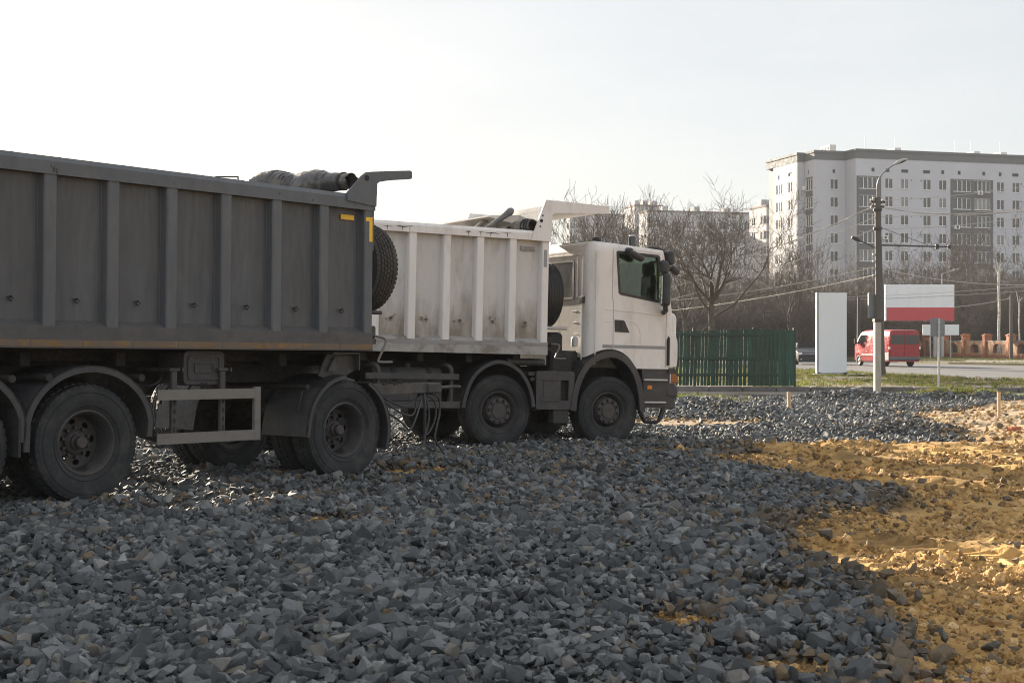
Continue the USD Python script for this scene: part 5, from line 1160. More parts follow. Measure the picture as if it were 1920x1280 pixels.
lk = thing('kerb_block', 'pale kerb block lying tilted against the kerb left of the concrete post', 'kerb stone', (*at(1592, 741)[:2], 0.03), -0.05)
lb_ = rbox((0, 0, 0.06), (0.75, 0.18, 0.15), 0.02)
lb_.vertices[:, 2] += lb_.vertices[:, 0] * 0.22
obj('block', lb_, 'concrete', lk)
bkp = at(1903, 803)
br_ = thing('broken_brick', 'broken red brick lying on the soil at the right edge of the picture', 'brick', (bkp[0], bkp[1], height(bkp[0], bkp[1]) + 0.04), 0.4)
obj('brick', MB(rbox((0, 0, 0.02), (0.22, 0.11, 0.065), 0.008)), 'brick_red', br_)
obj('chip', moved(rbox((0, 0, 0), (0.06, 0.05, 0.04), 0.012), (-0.14, 0.02, 0.0), rz=0.7), 'brick_red', br_)
# ---------------------------------------------------------------- poles, wires, boards, signs
stub = at(1645, 750)
stb = thing('concrete_post', 'pale concrete post stub standing at the kerb among the gravel', 'post', (stub[0], stub[1], 0), 0.1)
obj('post', rbox((0, 0, 0.95), (0.165, 0.17, 2.35), 0.015), 'post_concrete', stb)
obj('post_band', rbox((0, 0, 2.10), (0.20, 0.20, 0.09), 0.01), 'iron', stb)
PD = 57.0
pb = np.array([(1650 - 960) / FPX * PD, PD, VZ])
def pz(py, d=PD):
    return EYE + (HOR - py) / FPX * d
pole = thing('street_lamp', 'tall dark utility pole carrying a street lamp, insulators and a meter cabinet', 'street lamp', (pb[0], pb[1], 0))
zt = pz(372)
obj('pole', tube([(0.06, 0, 0), (0.03, 0, 0.6), (-0.02, 0, 3), (-0.10, 0, zt)], [0.22, 0.175, 0.165, 0.115], 14), 'pole_dark', pole, smooth=30)
def q(px, py, dy=0.0):
    """point of the photograph at the pole's depth, relative to the pole's foot"""
    d = PD + dy
    return np.array([(px - 960) / FPX * d - pb[0], dy, EYE + (HOR - py) / FPX * d])
obj('lamp_arm', tube(smooth_path([q(1645, 380), q(1644.5, 365), q(1645, 348), q(1651, 332), q(1664, 319), q(1680, 308.5)], 6), 0.027, 10), 'sign_back', pole, smooth=40)
lh = obj('lamp_head', tube(smooth_path([q(1677, 310.5), q(1684, 306), q(1692, 302), q(1702, 299.5)], 4), [0.04, 0.05, 0.06, 0.065, 0.07, 0.07, 0.068, 0.06, 0.055, 0.05, 0.045, 0.035, 0.02], 10), 'galvanised', pole, smooth=40)
obj('lamp_lens', tube([q(1681, 309.5), q(1692, 304.6), q(1699, 302)], [0.03, 0.055, 0.03], 10), 'dark_glass', lh, smooth=40)
obj('lamp_arm', tube([q(1640, 466), q(1625, 458.5), q(1612, 453)], 0.025, 8), 'iron', pole, smooth=40)
obj('lamp_head', tube([q(1612, 453), q(1606, 449.5), q(1597, 446.5)], [0.05, 0.09, 0.05], 8), 'iron', pole, smooth=40)
obj('bracket_arm', tube([q(1648, 461), q(1715, 463), q(1781, 464.5)], [0.034, 0.032, 0.028], 8), 'iron', pole, smooth=40)
obj('arm_stay', tube([q(1652, 428.5), q(1740, 461)], 0.012, 5), 'iron', pole)
obj('arm_fitting', rbox(q(1757, 464), (0.14, 0.14, 0.2), 0.02), 'iron', pole)
obj('arm_fitting', rbox(q(1780, 464.5), (0.12, 0.12, 0.16), 0.02), 'iron', pole)
obj('crossarm', MB(tube([q(1632, 379.5), q(1660, 381)], 0.05, 8), tube([q(1634, 388), q(1658, 389)], 0.035, 8)), 'iron', pole, smooth=30)
for px, py in ((1633, 378), (1638, 375), (1655, 379), (1660, 381), (1634, 391)):
    obj('insulator', moved(trimesh.creation.revolve([(0.001, -0.08), (0.04, -0.08), (0.05, -0.03), (0.028, -0.015), (0.046, 0.025), (0.02, 0.08), (0.001, 0.08)], sections=12), q(px, py)), 'pale_metal', pole, smooth=40)
for py in (479, 492, 505, 518):
    obj('insulator', moved(trimesh.creation.icosphere(1, 0.05), q(1638.5, py)), 'pale_metal', pole, smooth=40)
cb = obj('meter_cabinet', rbox(q(1640, 574.5) + (0, 0.30, 0), (0.36, 0.22, 1.03), 0.02), 'sign_back', pole)
obj('cabinet_door', rbox(q(1640, 574.5) + (0, 0.185, 0), (0.31, 0.012, 0.95), 0.004), 'sign_back', cb)
obj('pole_bands', MB(*[tube([q(1645.5, py) + (0, 0, -0.05), q(1645.5, py) + (0, 0, 0.05)], 0.18, 14) for py in (430, 395, 604)]), 'iron', pole, smooth=30)
def wire(a, b, sag, label, r=0.0125, twist=False, n=26):
    a, b = np.asarray(a, float), np.asarray(b, float)
    t_ = np.linspace(0, 1, n)[:, None]
    p = a + (b - a) * t_
    p[:, 2] -= 4 * sag * (t_ * (1 - t_))[:, 0]
    o = obj('overhead_wire', tube(p, r, 5, cap=False), 'wire', None, smooth=True)
    if twist:
        tw = np.linspace(0, 1, 90)[:, None]
        pp = a + (b - a) * tw
        pp[:, 2] -= 4 * sag * (tw * (1 - tw))[:, 0]
        L = np.linalg.norm(b - a)
        pp += 0.03 * np.c_[np.zeros(90), np.cos(tw * L * 3.0), np.sin(tw * L * 3.0)]
        obj('second_strand', tube(pp, r, 5, cap=False), 'wire', o, smooth=True)
    tag(o, label, 'wire', 'overhead wires on the street lamp pole')
A = lambda px, py: q(px, py) + (pb[0], pb[1], 0)
wire(A(1656, 378), atd(2200, 296, 57), 0.30, 'topmost overhead wire running right from the pole head')
wire(A(1652, 391), atd(2200, 326, 50), 0.75, 'twisted overhead cable sagging to the right of the pole', 0.014, True)
wire(A(1650, 408), atd(2200, 340, 57), 0.35, 'thin grey wire to the right, third below the pole head', 0.012)
wire(A(1650, 430.5), atd(2200, 348, 52), 0.40, 'straight pale wire running right from the middle pole band')
wire(A(1634, 391), atd(900, 540, 72), 1.3, 'twisted overhead cable descending to the left of the pole', 0.014, True)
wire(A(1640, 409), atd(900, 572, 70), 1.1, 'thin wire descending left towards the bare tree', 0.011)
wire(A(1640, 430.5), atd(900, 610, 64), 0.9, 'pale wire descending left, lowest of the three from the bands')
wire(A(1637, 503), atd(900, 565, 66), 0.7, 'low pale wire running left over the tall white board', 0.015)
wire(A(1637, 518), atd(1000, 596, 80), 0.5, 'lowest dark wire running left behind the tall white board', 0.014)
wire(A(1650, 505), atd(2250, 478, 60), 0.95, 'low pale wire sagging right above the red and white board', 0.014)
wire(atd(1500, 560, 120), atd(2000, 531, 118), 0.25, 'far wire crossing just above the red and white board', 0.02)
wire(atd(1500, 565, 122), atd(2000, 541, 122), 0.2, 'second far wire crossing just above the red and white board', 0.018)
wire(atd(1790, 577, 112), atd(1896, 560, 112), 0.1, 'short wire reaching the thin pole by the brick wall', 0.025)
# tall blank board
bd = FPX * (EYE - VZ) / (705 - HOR)
lb = thing('advert_pylon', 'tall narrow blank white advertising board on the verge', 'billboard', ((1560.5 - 960) / FPX * bd, bd, VZ), 0.0)
s_ = bd / FPX
w2, z0_, z1_ = 27.5 * s_, (705 - 701.5) * s_, (705 - 549.5) * s_
obj('board_case', rbox((0, 0.16, (z0_ + z1_) / 2), (2 * w2, 0.30, z1_ - z0_), 0.012), 'sign_back', lb)
obj('board_face', rbox((0.02, 0.002, (z0_ + z1_) / 2), (2 * w2 - 0.05, 0.012, z1_ - z0_ - 0.04), 0.003), 'grey_board', lb)
obj('board_side', rbox((-w2 - 0.012, 0.16, (z0_ + z1_) / 2), (0.02, 0.29, z1_ - z0_ - 0.02), 0.003), 'board_edge', lb)
obj('base_slab', rbox((0.35, 0.2, 0.02), (2.3, 0.9, 0.08), 0.01), 'concrete', lb)
for s in (-1, 1):
    obj('foot', rbox((s * (w2 - 0.06), 0.14, 0.06), (0.14, 0.34, 0.12), 0.01), 'iron', lb)
# red and white billboard on two posts
bd = 122.0
s_ = bd / FPX
bb = thing('billboard', 'billboard on two posts, white above with a red band below', 'billboard', ((1725.5 - 960) * s_, bd, 0.16), 0.0)
zz = lambda py: EYE + (HOR - py) * s_ - 0.16
bw = 64.0 * s_
obj('panel', rbox((0, 0.13, (zz(535) + zz(603)) / 2), (2 * bw, 0.25, zz(535) - zz(603)), 0.02), 'white_board', bb)
obj('red_band', rbox((0.02, -0.004, (zz(578) + zz(602.6)) / 2), (2 * bw - 0.06, 0.02, zz(578) - zz(602.6)), 0.003), 'red_board', bb)
obj('panel_side', rbox((-bw - 0.04, 0.13, (zz(535) + zz(603)) / 2), (0.07, 0.26, zz(535) - zz(603)), 0.01), 'board_edge', bb)
for v in range(1, 6):
    obj('panel_joint', rbox((-bw + v * bw / 3, -0.003, (zz(536) + zz(577)) / 2), (0.02, 0.012, zz(536) - zz(577)), 0.002), 'grey_board', bb)
for px in (1755.0, 1768.5):
    obj('post', tube([((px - 1725.5) * s_, 0.3, -0.1), ((px - 1725.5) * s_, 0.3, zz(604))], 0.17, 12), 'pale_metal', bb, smooth=30)
# small white board behind the road sign
bd = 118.0
s_ = bd / FPX
sb_ = thing('small_billboard', 'small wide white board on two thin posts behind the grey sign', 'sign', ((1764.5 - 960) * s_, bd, 0.16), 0.0)
obj('panel', rbox((0, 0.04, zz(620)), (68 * s_, 0.08, 20 * s_), 0.01), 'white_board', sb_)
for px in (1745, 1783):
    obj('post', tube([((px - 1764.5) * s_, 0.09, -0.1), ((px - 1764.5) * s_, 0.09, zz(612))], 0.05, 8), 'pale_metal', sb_, smooth=30)
# back of the road signs
bd = FPX * (EYE - VZ) / (729 - HOR)
s_ = bd / FPX
rs = thing('road_sign', 'back of two grey road signs on one steel pole by the kerb', 'road sign', ((1760.5 - 960) * s_, bd, VZ), 0.0)
zz2 = lambda py: EYE + (HOR - py) * s_ - VZ
obj('pole', tube([(0, 0, -0.2), (0, 0, zz2(599))], 0.032, 12), 'galvanised', rs, smooth=30)
for s in (-1, 1):
    w_ = 0.235
    pl = obj('sign_panel', moved(prism_xz(rrect(0.02 if s > 0 else -w_ - 0.02, w_ + 0.02 if s > 0 else -0.02, zz2(632.5), zz2(597.5 if s < 0 else 599.5), 0.02), 0.035, 0.042), (0, 0, 0), rz=s * 0.45), 'sign_back', rs)
    obj('panel_flange', moved(MB(span(s * 0.025, s * 0.035, 0.02, 0.036, zz2(632), zz2(600)), span(s * (w_ + 0.01), s * (w_ + 0.018), 0.02, 0.036, zz2(632), zz2(600))), (0, 0, 0), rz=s * 0.45), 'galvanised', pl)
obj('sign_clamps', MB(rbox((0, 0.0, zz2(606)), (0.09, 0.09, 0.04), 0.006), rbox((0, 0.0, zz2(625)), (0.09, 0.09, 0.04), 0.006)), 'galvanised', rs)
# far lamp behind the billboard, thin poles
fl = thing('far_street_lamp', 'pale far street lamp rising behind the red and white board', 'street lamp', ((1766 - 960) / FPX * 140, 140.0, 0.1), 0.0)
pq = lambda px, py, d: np.array([(px - 1766) / FPX * d, 0, EYE + (HOR - py) / FPX * d - 0.1])
obj('pole', tube([(0, 0, 0), pq(1766, 525, 140)], [0.11, 0.07], 10), 'pale_metal', fl, smooth=30)
obj('lamp_arm', tube(smooth_path([pq(1766, 525, 140), pq(1766, 518, 140), pq(1770, 514, 140), pq(1790, 508, 140)], 5), 0.06, 8), 'pale_metal', fl, smooth=40)
obj('lamp_head', rbox(pq(1793, 507, 140), (0.6, 0.25, 0.12), 0.04), 'galvanised', fl)
tp = thing('thin_pole', 'thin dark pole standing against the brick wall on the right', 'pole', ((1896 - 960) / FPX * 110, 110.0, 0.1))
obj('pole', tube([(0, 0, 0), (0, 0, pz(556, 110) - 0.1)], [0.16, 0.11], 10), 'pole_dark', tp, smooth=30)
tp2 = thing('thin_pole', 'thin dark pole in the scrub between the tall white board and the street lamp', 'pole', ((1610 - 960) / FPX * 105, 105.0, 0.1))
obj('pole', tube([(0, 0, 0), (0, 0, pz(558, 105) - 0.1)], [0.15, 0.11], 10), 'iron', tp2, smooth=30)

# ---------------------------------------------------------------- brick wall with arched openings
bwl = thing('brick_wall', 'orange brick garden wall with pillars and arched openings', 'wall', (0, 0, 0))
cols = [(1700, 140), (1736, 136), (1771, 132.5), (1811, 128), (1851, 123), (1896, 117.5), (1944, 111.5), (1998, 105)]
cp = [np.array([(a - 960) / FPX * d, d]) for a, d in cols]
def wz(py, d):
    return EYE + (HOR - py) / FPX * d
for i in range(len(cp) - 1):
    a, b = cp[i], cp[i + 1]
    L = np.linalg.norm(b - a)
    dd = (b - a) / L
    H_ = wz(641.6, a[1])
    Y0 = 0.12
    cx = L / 2
    aw = L * 0.17
    op = np.vstack([[(cx - aw, 0.56)], [(cx - aw, 0.90)], np.c_[cx + aw * np.cos(np.linspace(np.pi * 0.92, np.pi * 0.08, 11)), 0.92 + 0.42 * np.sin(np.linspace(np.pi * 0.06, np.pi * 0.94, 11)) ** 0.8], [(cx + aw, 0.90)], [(cx + aw, 0.56)]])
    wall = poly([(0, Y0 - 0.3), (L, Y0 - 0.3), (L, H_), (0, H_)]).difference(poly(op))
    ang = math.atan2(dd[1], dd[0])
    wp = obj('wall_bay', moved(prism_xz(wall, -0.13, 0.13), (a[0], a[1], 0), rz=ang), 'brick_wall', bwl)
    obj('opening_surround', moved(prism_xz(poly(op).buffer(0.11).difference(poly(op)).intersection(sbox(0, 0.54, L, 2)), -0.15, 0.15), (a[0], a[1], 0), rz=ang), 'brick_red', wp)
    obj('wall_plinth', moved(span(0, L, -0.17, 0.17, -0.2, 0.42, 0.01), (a[0], a[1], 0), rz=ang), 'brick_red', wp)
    obj('wall_coping', moved(span(0, L, -0.19, 0.19, H_ - 0.002, H_ + 0.07, 0.01), (a[0], a[1], 0), rz=ang), 'concrete', wp)
    obj('opening_bars', moved(MB(*[tube([(cx + t_ * aw, 0, 0.56), (cx + t_ * aw, 0, 1.28 - 0.3 * t_ * t_)], 0.016, 5) for t_ in (-0.75, -0.5, -0.25, 0, 0.25, 0.5, 0.75)], tube([(cx - aw, 0, 0.9), (cx + aw, 0, 0.9)], 0.016, 5)), (a[0], a[1], 0), rz=ang), 'iron', wp)
for p in cp:
    H_ = wz(631.5, p[1])
    pl = obj('wall_pillar', rbox((p[0], p[1], H_ / 2 - 0.1), (0.62, 0.62, H_ + 0.2), 0.015), 'brick_red', bwl)
    obj('pillar_cap', MB(rbox((p[0], p[1], H_ + 0.05), (0.76, 0.76, 0.10), 0.02), rbox((p[0], p[1], H_ + 0.14), (0.5, 0.5, 0.10), 0.03)), 'brick_red', pl)

# ---------------------------------------------------------------- van and car
def loft_x(sections):
    """closed skin through rings of equal point count"""
    k = len(sections[0]); v = np.vstack(sections); f = []
    for i in range(len(sections) - 1):
        for j in range(k):
            q_ = (j + 1) % k
            f += [(i * k + j, (i + 1) * k + q_, i * k + q_), (i * k + j, (i + 1) * k + j, (i + 1) * k + q_)]
    m0, m1 = len(v), len(v) + 1
    v = np.vstack([v, sections[0].mean(0), sections[-1].mean(0)])
    for j in range(k):
        q_ = (j + 1) % k
        f += [(m0, j, q_), (m1, (len(sections) - 1) * k + q_, (len(sections) - 1) * k + j)]
    return tri(v, f)
def small_wheel(p, x, y, R, w, s, mt='alloy'):
    h = w / 2
    def put(m):
        m = m.copy() if not isinstance(m, MB) else m.get()
        if s > 0:
            m.vertices[:, 1] *= -1; m.faces = m.faces[:, ::-1]
        m.apply_translation((x, y, R)); return m
    wh = obj('wheel', put(revolve_y([(R * 0.62, -h * 0.8), (R * 0.66, -h * 0.95), (R * 0.85, -h), (R * 0.96, -h * 0.85), (R, -h * 0.6), (R, h * 0.6), (R * 0.96, h * 0.85), (R * 0.66, h * 0.95), (R * 0.62, h * 0.8), (R * 0.62, -h * 0.8)], 32)), 'rubber', p, smooth=35)
    obj('rim', put(MB(revolve_y([(R * 0.64, -h * 0.8), (R * 0.60, -h * 0.6), (R * 0.40, -h * 0.35), (R * 0.2, -h * 0.75), (R * 0.18, -h * 0.82), (0.001, -h * 0.82)], 28))), mt, wh, smooth=35)
def vehicle_body(prof_top, x_list, half_w, z0, tumble, shoulder):
    """skin from cross sections: at each x the roof height, with the sides leaning in above the shoulder"""
    secs = []
    for x in x_list:
        zt_, hw = float(np.interp(x, prof_top[:, 0], prof_top[:, 1])), float(half_w(x))
        zb = z0(x)
        sh = min(shoulder, zt_ - 0.02)
        pts = [(-hw * 0.96, zb), (-hw, zb + 0.12), (-hw, zb + 0.35 * (sh - zb)), (-hw, sh)]
        k_ = max(0.0, zt_ - sh)
        pts += [(-hw + tumble * k_ * 0.5, sh + k_ * 0.5), (-hw + tumble * k_ * 0.88, sh + k_ * 0.86), (-hw + tumble * k_ + 0.10, zt_ - 0.02 * min(1, k_)), (-hw * 0.5, zt_ + 0.012)]
        pts = pts + [(-a, b) for a, b in pts[::-1]]
        secs.append(np.array([(x, a, b) for a, b in pts]))
    return loft_x(secs)
VD = 86.0
vp = np.array([(1700 - 960) / FPX * 84.6, 84.6])
van = thing('delivery_van', 'red panel van driving away along the road', 'van', (vp[0] - 0.02, vp[1] + 0.35, 0.03), math.radians(90 + 13))
# local x forward from the rear bumper, y left
VT = np.array([(0.0, 2.17), (0.10, 2.20), (2.0, 2.235), (3.3, 2.215), (3.75, 2.12), (4.25, 1.62), (4.42, 1.36), (4.75, 1.22), (4.93, 1.02), (4.98, 0.75)])
hwv = lambda x: np.interp(x, [0, 0.05, 0.3, 3.6, 4.3, 4.75, 4.98], [0.96, 1.0, 1.02, 1.02, 0.98, 0.86, 0.66])
vb = vehicle_body(VT, [0.0, 0.03, 0.1, 0.3, 0.7, 1.2, 1.8, 2.4, 3.0, 3.3, 3.5, 3.75, 3.95, 4.1, 4.25, 4.42, 4.6, 4.75, 4.88, 4.95, 4.98], hwv, lambda x: 0.30 + 0.0 * x, 0.10, 1.30)
def cut(mesh, cutters):
    a = m3.Manifold(m3.Mesh(np.asarray(mesh.vertices, np.float32), np.asarray(mesh.faces, np.uint32)))
    for c in cutters:
        a = a - c
    q_ = a.to_mesh()
    return tri(q_.vert_properties[:, :3], q_.tri_verts)
vw = [m3.Manifold.cylinder(2.4, 0.40, 0.40, 28).rotate((90, 0, 0)).translate((x, 1.2, 0.35)) for x in (0.98, 3.98)]
vlow = [m3.Manifold.cylinder(0.5, 0.40, 0.40, 28).rotate((90, 0, 0)).translate((x, y, 0.35)) for x in (0.98, 3.98) for y in (1.20, -0.70)]
obj('body', cut(vb, vlow), 'van_red', van, smooth=38)
for x in (0.98, 3.98):
    for s in (-1, 1):
        small_wheel(van, x, s * 0.90, 0.345, 0.21, s)
obj('rear_bumper', MB(rbox((0.01, 0, 0.50), (0.14, 2.0, 0.24), 0.05), *[rbox((0.30, s * 1.0, 0.62), (0.56, 0.06, 0.50), 0.03) for s in (-1, 1)]), 'van_trim', van)
for s in (-1, 1):
    rd = obj('rear_door', rbox((-0.012, s * 0.475, 1.30), (0.03, 0.93, 1.56), 0.01), 'van_red', van)
    obj('rear_window', rbox((-0.030, s * 0.47, 1.62), (0.012, 0.86, 0.56), 0.004), 'dark_glass', rd)
    obj('tail_lamp', MB(rbox((0.02, s * 0.985, 1.20), (0.09, 0.10, 0.42), 0.02)), 'red_lens', van)
    obj('lamp_insert', rbox((0.015, s * 0.988, 1.12), (0.09, 0.102, 0.20), 0.02), 'clear_lens', van)
    obj('side_moulding', MB(rbox((2.35, s * 1.022, 0.70), (2.4, 0.03, 0.12), 0.012)), 'van_trim', van)
    dn = obj('door_window', MB(prism_xz([(3.02, 1.34), (3.02, 1.93), (3.62, 1.93), (3.98, 1.62), (4.10, 1.36)], s * 0.97, s * 1.005)), 'dark_glass', van)
    obj('door', prism_xz([(2.95, 0.55), (2.95, 1.98), (2.965, 1.98), (2.965, 0.55)], s * 1.0, s * 1.025), 'black_recess', van)
    obj('sliding_door_rail', rbox((1.7, s * 1.021, 1.36), (2.2, 0.012, 0.045), 0.004), 'van_trim', van)
    obj('mirror', MB(rbox((3.98, s * 1.20, 1.50), (0.12, 0.18, 0.34), 0.04), rbox((4.0, s * 1.06, 1.42), (0.06, 0.2, 0.06), 0.02)), 'black_plastic', van)
obj('windscreen', moved(rbox((0, 0, 0), (0.72, 1.62, 0.02), 0.004), (4.06, 0, 1.885), ry=math.atan2(0.5, 0.5) + 0.03), 'dark_glass', van)
cdp = at(1506, 684.5, 0.03)
car = thing('car', 'dark blue-black car coming along the road, half hidden by the fence', 'car', (cdp[0] + 0.30, cdp[1], 0.03), math.radians(-98))
CT = np.array([(-2.2, 0.80), (-2.15, 1.05), (-1.95, 1.30), (-1.4, 1.44), (-0.6, 1.475), (0.0, 1.45), (0.35, 1.33), (0.75, 1.10), (1.05, 0.98), (1.6, 0.88), (1.95, 0.76), (2.08, 0.62)])
hwc = lambda x: np.interp(x, [-2.2, -1.9, -1.0, 1.0, 1.7, 2.0, 2.08], [0.70, 0.82, 0.88, 0.88, 0.82, 0.70, 0.58])
cbm = vehicle_body(CT, [-2.2, -2.15, -1.95, -1.6, -1.2, -0.6, 0.0, 0.2, 0.35, 0.55, 0.75, 0.9, 1.05, 1.35, 1.6, 1.8, 1.95, 2.04, 2.08], hwc, lambda x: 0.22, 0.30, 0.86)
clow = [m3.Manifold.cylinder(0.4, 0.35, 0.35, 28).rotate((90, 0, 0)).translate((x, y, 0.31)) for x in (-1.3, 1.3) for y in (1.0, -0.6)]
obj('body', cut(cbm, clow), 'car_paint', car, smooth=38)
for x in (-1.3, 1.3):
    for s in (-1, 1):
        small_wheel(car, x, s * 0.77, 0.31, 0.2, s)
obj('windscreen', moved(rbox((0, 0, 0), (0.80, 1.30, 0.02), 0.004), (0.50, 0, 1.27), ry=0.56), 'car_glass', car)
obj('grille', MB(rbox((2.065, 0, 0.60), (0.05, 0.9, 0.12), 0.01), rbox((2.07, 0, 0.38), (0.06, 1.0, 0.16), 0.02)), 'black_plastic', car)
obj('grille_bar', rbox((2.085, 0, 0.68), (0.03, 0.85, 0.03), 0.008), 'chrome', car)
for s in (-1, 1):
    obj('headlamp', MB(rbox((1.95, s * 0.60, 0.70), (0.26, 0.26, 0.17), 0.05)), 'clear_lens', car)
    obj('fog_lamp', moved(trimesh.creation.icosphere(1, 0.05), (2.06, s * 0.55, 0.36)), 'clear_lens', car)
    obj('side_window', prism_xz([(-1.5, 0.95), (-1.2, 1.34), (-0.1, 1.38), (0.62, 1.0)], s * 0.80, s * 0.865), 'car_glass', car)
    obj('mirror', rbox((0.62, s * 0.98, 1.02), (0.12, 0.18, 0.13), 0.03), 'car_paint', car)
# ---------------------------------------------------------------- blocks of flats
E_ = np.array([0.9632, 0.2689])                                   # along the long front, to the right
N_ = np.array([-0.2689, 0.9632])                                  # into the block
def s_at(P, u, px):
    """distance along u from P whose point stands at picture column px"""
    k_ = (px - 960) / FPX
    return (k_ * P[1] - P[0]) / (u[0] - k_ * u[1])
BN = random.Random(21)
def facade(b, P, u, L, z0, z1, wins, m, name='wall', th=0.30, panels=(), rail=True, frames=True, pane_fn=None):
    wins = [(a - 0.07, b_ + 0.07, c - 0.04, d + 0.06, n) if n else (a, b_, c, d, n) for a, b_, c, d, n in wins]
    """wall from plan point P along u; wins: (s0, s1, z0, z1, panes); panels: (s0, s1, z0, z1) darker areas standing 3 cm proud; outward is to the right-hand side of u reversed"""
    ang = math.atan2(u[1], u[0])
    T = lambda mm: moved(mm, (P[0], P[1], 0), rz=ang)
    holes = [sbox(a, c, b_, d) for a, b_, c, d, n in wins]
    from shapely import union_all
    g = sbox(0, z0, L, z1)
    if holes:
        g = g.difference(union_all(holes))
    pan = [sbox(*[q_ for q_ in (p[0], p[2], p[1], p[3])]) for p in panels]
    wl = obj(name, T(prism_xz(g, 0, th)), m, b)
    for pn in pan:
        if holes:
            pn = pn.difference(union_all(holes))
        obj('dark_panel', T(prism_xz(pn, -0.04, -0.001)), 'plaster_dark', wl)
    for a, b_, c, d, n in wins:
        kind = 'window_hole' if n == 0 else (BN.choice(['pane', 'pane', 'pane', 'pane', 'curtain_pane']) if pane_fn is None else pane_fn())
        w_ = obj('window', T(span(a + 0.001, b_ - 0.001, 0.10, 0.11, c + 0.001, d - 0.001)), kind, b)
        if n == 0 or not frames:
            continue
        fm = MB(span(a, b_, 0.03, 0.095, c, c + 0.06), span(a, b_, 0.03, 0.095, d - 0.06, d), span(a, a + 0.05, 0.03, 0.095, c + 0.06, d - 0.06), span(b_ - 0.05, b_, 0.03, 0.095, c + 0.06, d - 0.06))
        for q_ in range(1, n):
            xm = a + (b_ - a) * (q_ / n if n > 2 else 0.48)
            fm += span(xm - 0.05, xm + 0.05, 0.03, 0.095, c + 0.07, d - 0.07)
        obj('window_frame', T(fm.get()), 'pvc', w_)
        obj('window_sill', T(span(a - 0.06, b_ + 0.06, -0.07, 0.03, c - 0.05, c)), 'pvc', w_)
    return wl, T
blk = thing('apartment_block', 'big light grey block of flats with dark grey balcony panels and grey parapet', 'building', (0, 0, 0))
ZP0, ZP1 = 29.75, 31.2
rows = [25.25 - 2.8 * i for i in range(9)]
PC = np.array([52.9, 218.9]); LC = 62.0
def cs(a, b_):
    return s_at(PC, E_, a), s_at(PC, E_, b_)
wins = []
for a, b_ in ((1660.5, 1673.5), (1690, 1703), (1732, 1745), (1761.5, 1774.5), (1870, 1882.5), (1899, 1911.5), (1940, 1952), (1968, 1980), (2060, 2072), (2090, 2102)):
    s0, s1 = cs(a, b_)
    wins += [(s0, s1, z, z + 1.5, 2) for z in rows]
pans = []
for pa, pb_, ws in ((1606, 1652, [(1612, 1643)]), (1782, 1862, [(1788, 1820), (1827, 1856)]), (1992, 2052, [(1998, 2020), (2026, 2047)])):
    p0_, p1_ = cs(pa, pb_)
    pans.append((p0_ + 0.02, p1_, 0.3, 27.05))
    for a, b_ in ws:
        s0, s1 = cs(a, b_)
        wins += [(s0, s1, z - 0.1, z + 1.6, 4) for z in rows]
for a, b_, n in ((1634, 1640, 0), (1661, 1668, 0), (1690, 1703, 0), (1731, 1744, 0), (1765, 1770.5, 0), (1796, 1801.5, 0), (1842, 1847.5, 0), (1873, 1878, 0), (1898, 1910, 0)):
    s0, s1 = cs(a, b_)
    wins.append((s0, s1, 27.75, 28.25 if b_ - a > 9 else 28.35, 0))
facade(blk, PC, E_, LC, 0, ZP0, wins, 'plaster_light', panels=pans)
P1 = np.array([52.0, 222.0])                                       # left wall C starts at the back (left end) and runs to the corner
facade(blk, PC + N_ * 3.3, -N_, 3.0, 0, ZP0, [], 'plaster_light')
PB = np.array([46.9, 220.6]); LB = 5.3
s0, s1 = s_at(PB, E_, 1558), s_at(PB, E_, 1571)
facade(blk, PB, E_, LB, 0, ZP0, [(s0, s1, z, z + 1.5, 2) for z in rows] + [(s0 + 0.3, s0 + 0.75, 27.75, 28.3, 0)], 'plaster_light')
PBL = np.array([46.0, 223.8])
def ls(P, a, b_):
    return s_at(P, -N_, a), s_at(P, -N_, b_)
a0, b0 = ls(PBL, 1512, 1523)
facade(blk, PBL, -N_, 3.16, 0, ZP0, [(a0, b0, z - 0.1, z + 1.55, 3) for z in rows] + [(1.2, 1.55, 27.7, 28.3, 0)], 'plaster_light', panels=[(a0 - 0.15, b0 + 0.12, z + 1.62, z + 2.62) for z in rows[1:]] + [(a0 - 0.15, b0 + 0.12, rows[0] + 1.62, rows[0] + 1.9)])
PA = np.array([44.83, 223.5])
facade(blk, PA, E_, 1.2, 0, ZP0, [], 'plaster_light')
PAL = np.array([42.55, 231.6])
wa = []
for a, b_ in ((1455.5, 1467), (1478.5, 1486.5)):
    s0, s1 = ls(PAL, a, b_)
    wa += [(s0, s1, z - 0.05, z + 1.5, 3 if b_ - a > 9 else 2) for z in rows]
s0, s1 = ls(PAL, 1459, 1461.5); wa.append((s0, s1, 27.6, 28.3, 0))
s0, s1 = ls(PAL, 1478, 1484.5); wa.append((s0, s1, 27.75, 28.3, 0))
facade(blk, PAL, -N_, 8.2, 0, ZP0, wa, 'plaster_light', pane_fn=lambda: 'curtain_pane')
foot = [PC + E_ * LC, PC + E_ * 0, PC + N_ * 3.26, PB + E_ * 0, PB + N_ * 3.3, PA, PAL, PAL + N_ * 4, PC + E_ * LC + N_ * 16]
PCL = PC + N_ * 3.26
fp = [PC, PC + E_ * LC, PC + E_ * LC + N_ * 15.5, PAL + N_ * 2.5, PAL, PA, PA + E_ * 1.21, PB, PB + E_ * LB]
fpoly = poly([tuple(p) for p in fp])
obj('core', prism_xy(fpoly.buffer(-0.31, join_style='mitre'), 0, ZP0 + 0.02), 'window_hole', blk)
obj('parapet', prism_xy(fpoly.buffer(0.05, join_style='mitre'), ZP0, ZP1 - 0.35), 'parapet_grey', blk)
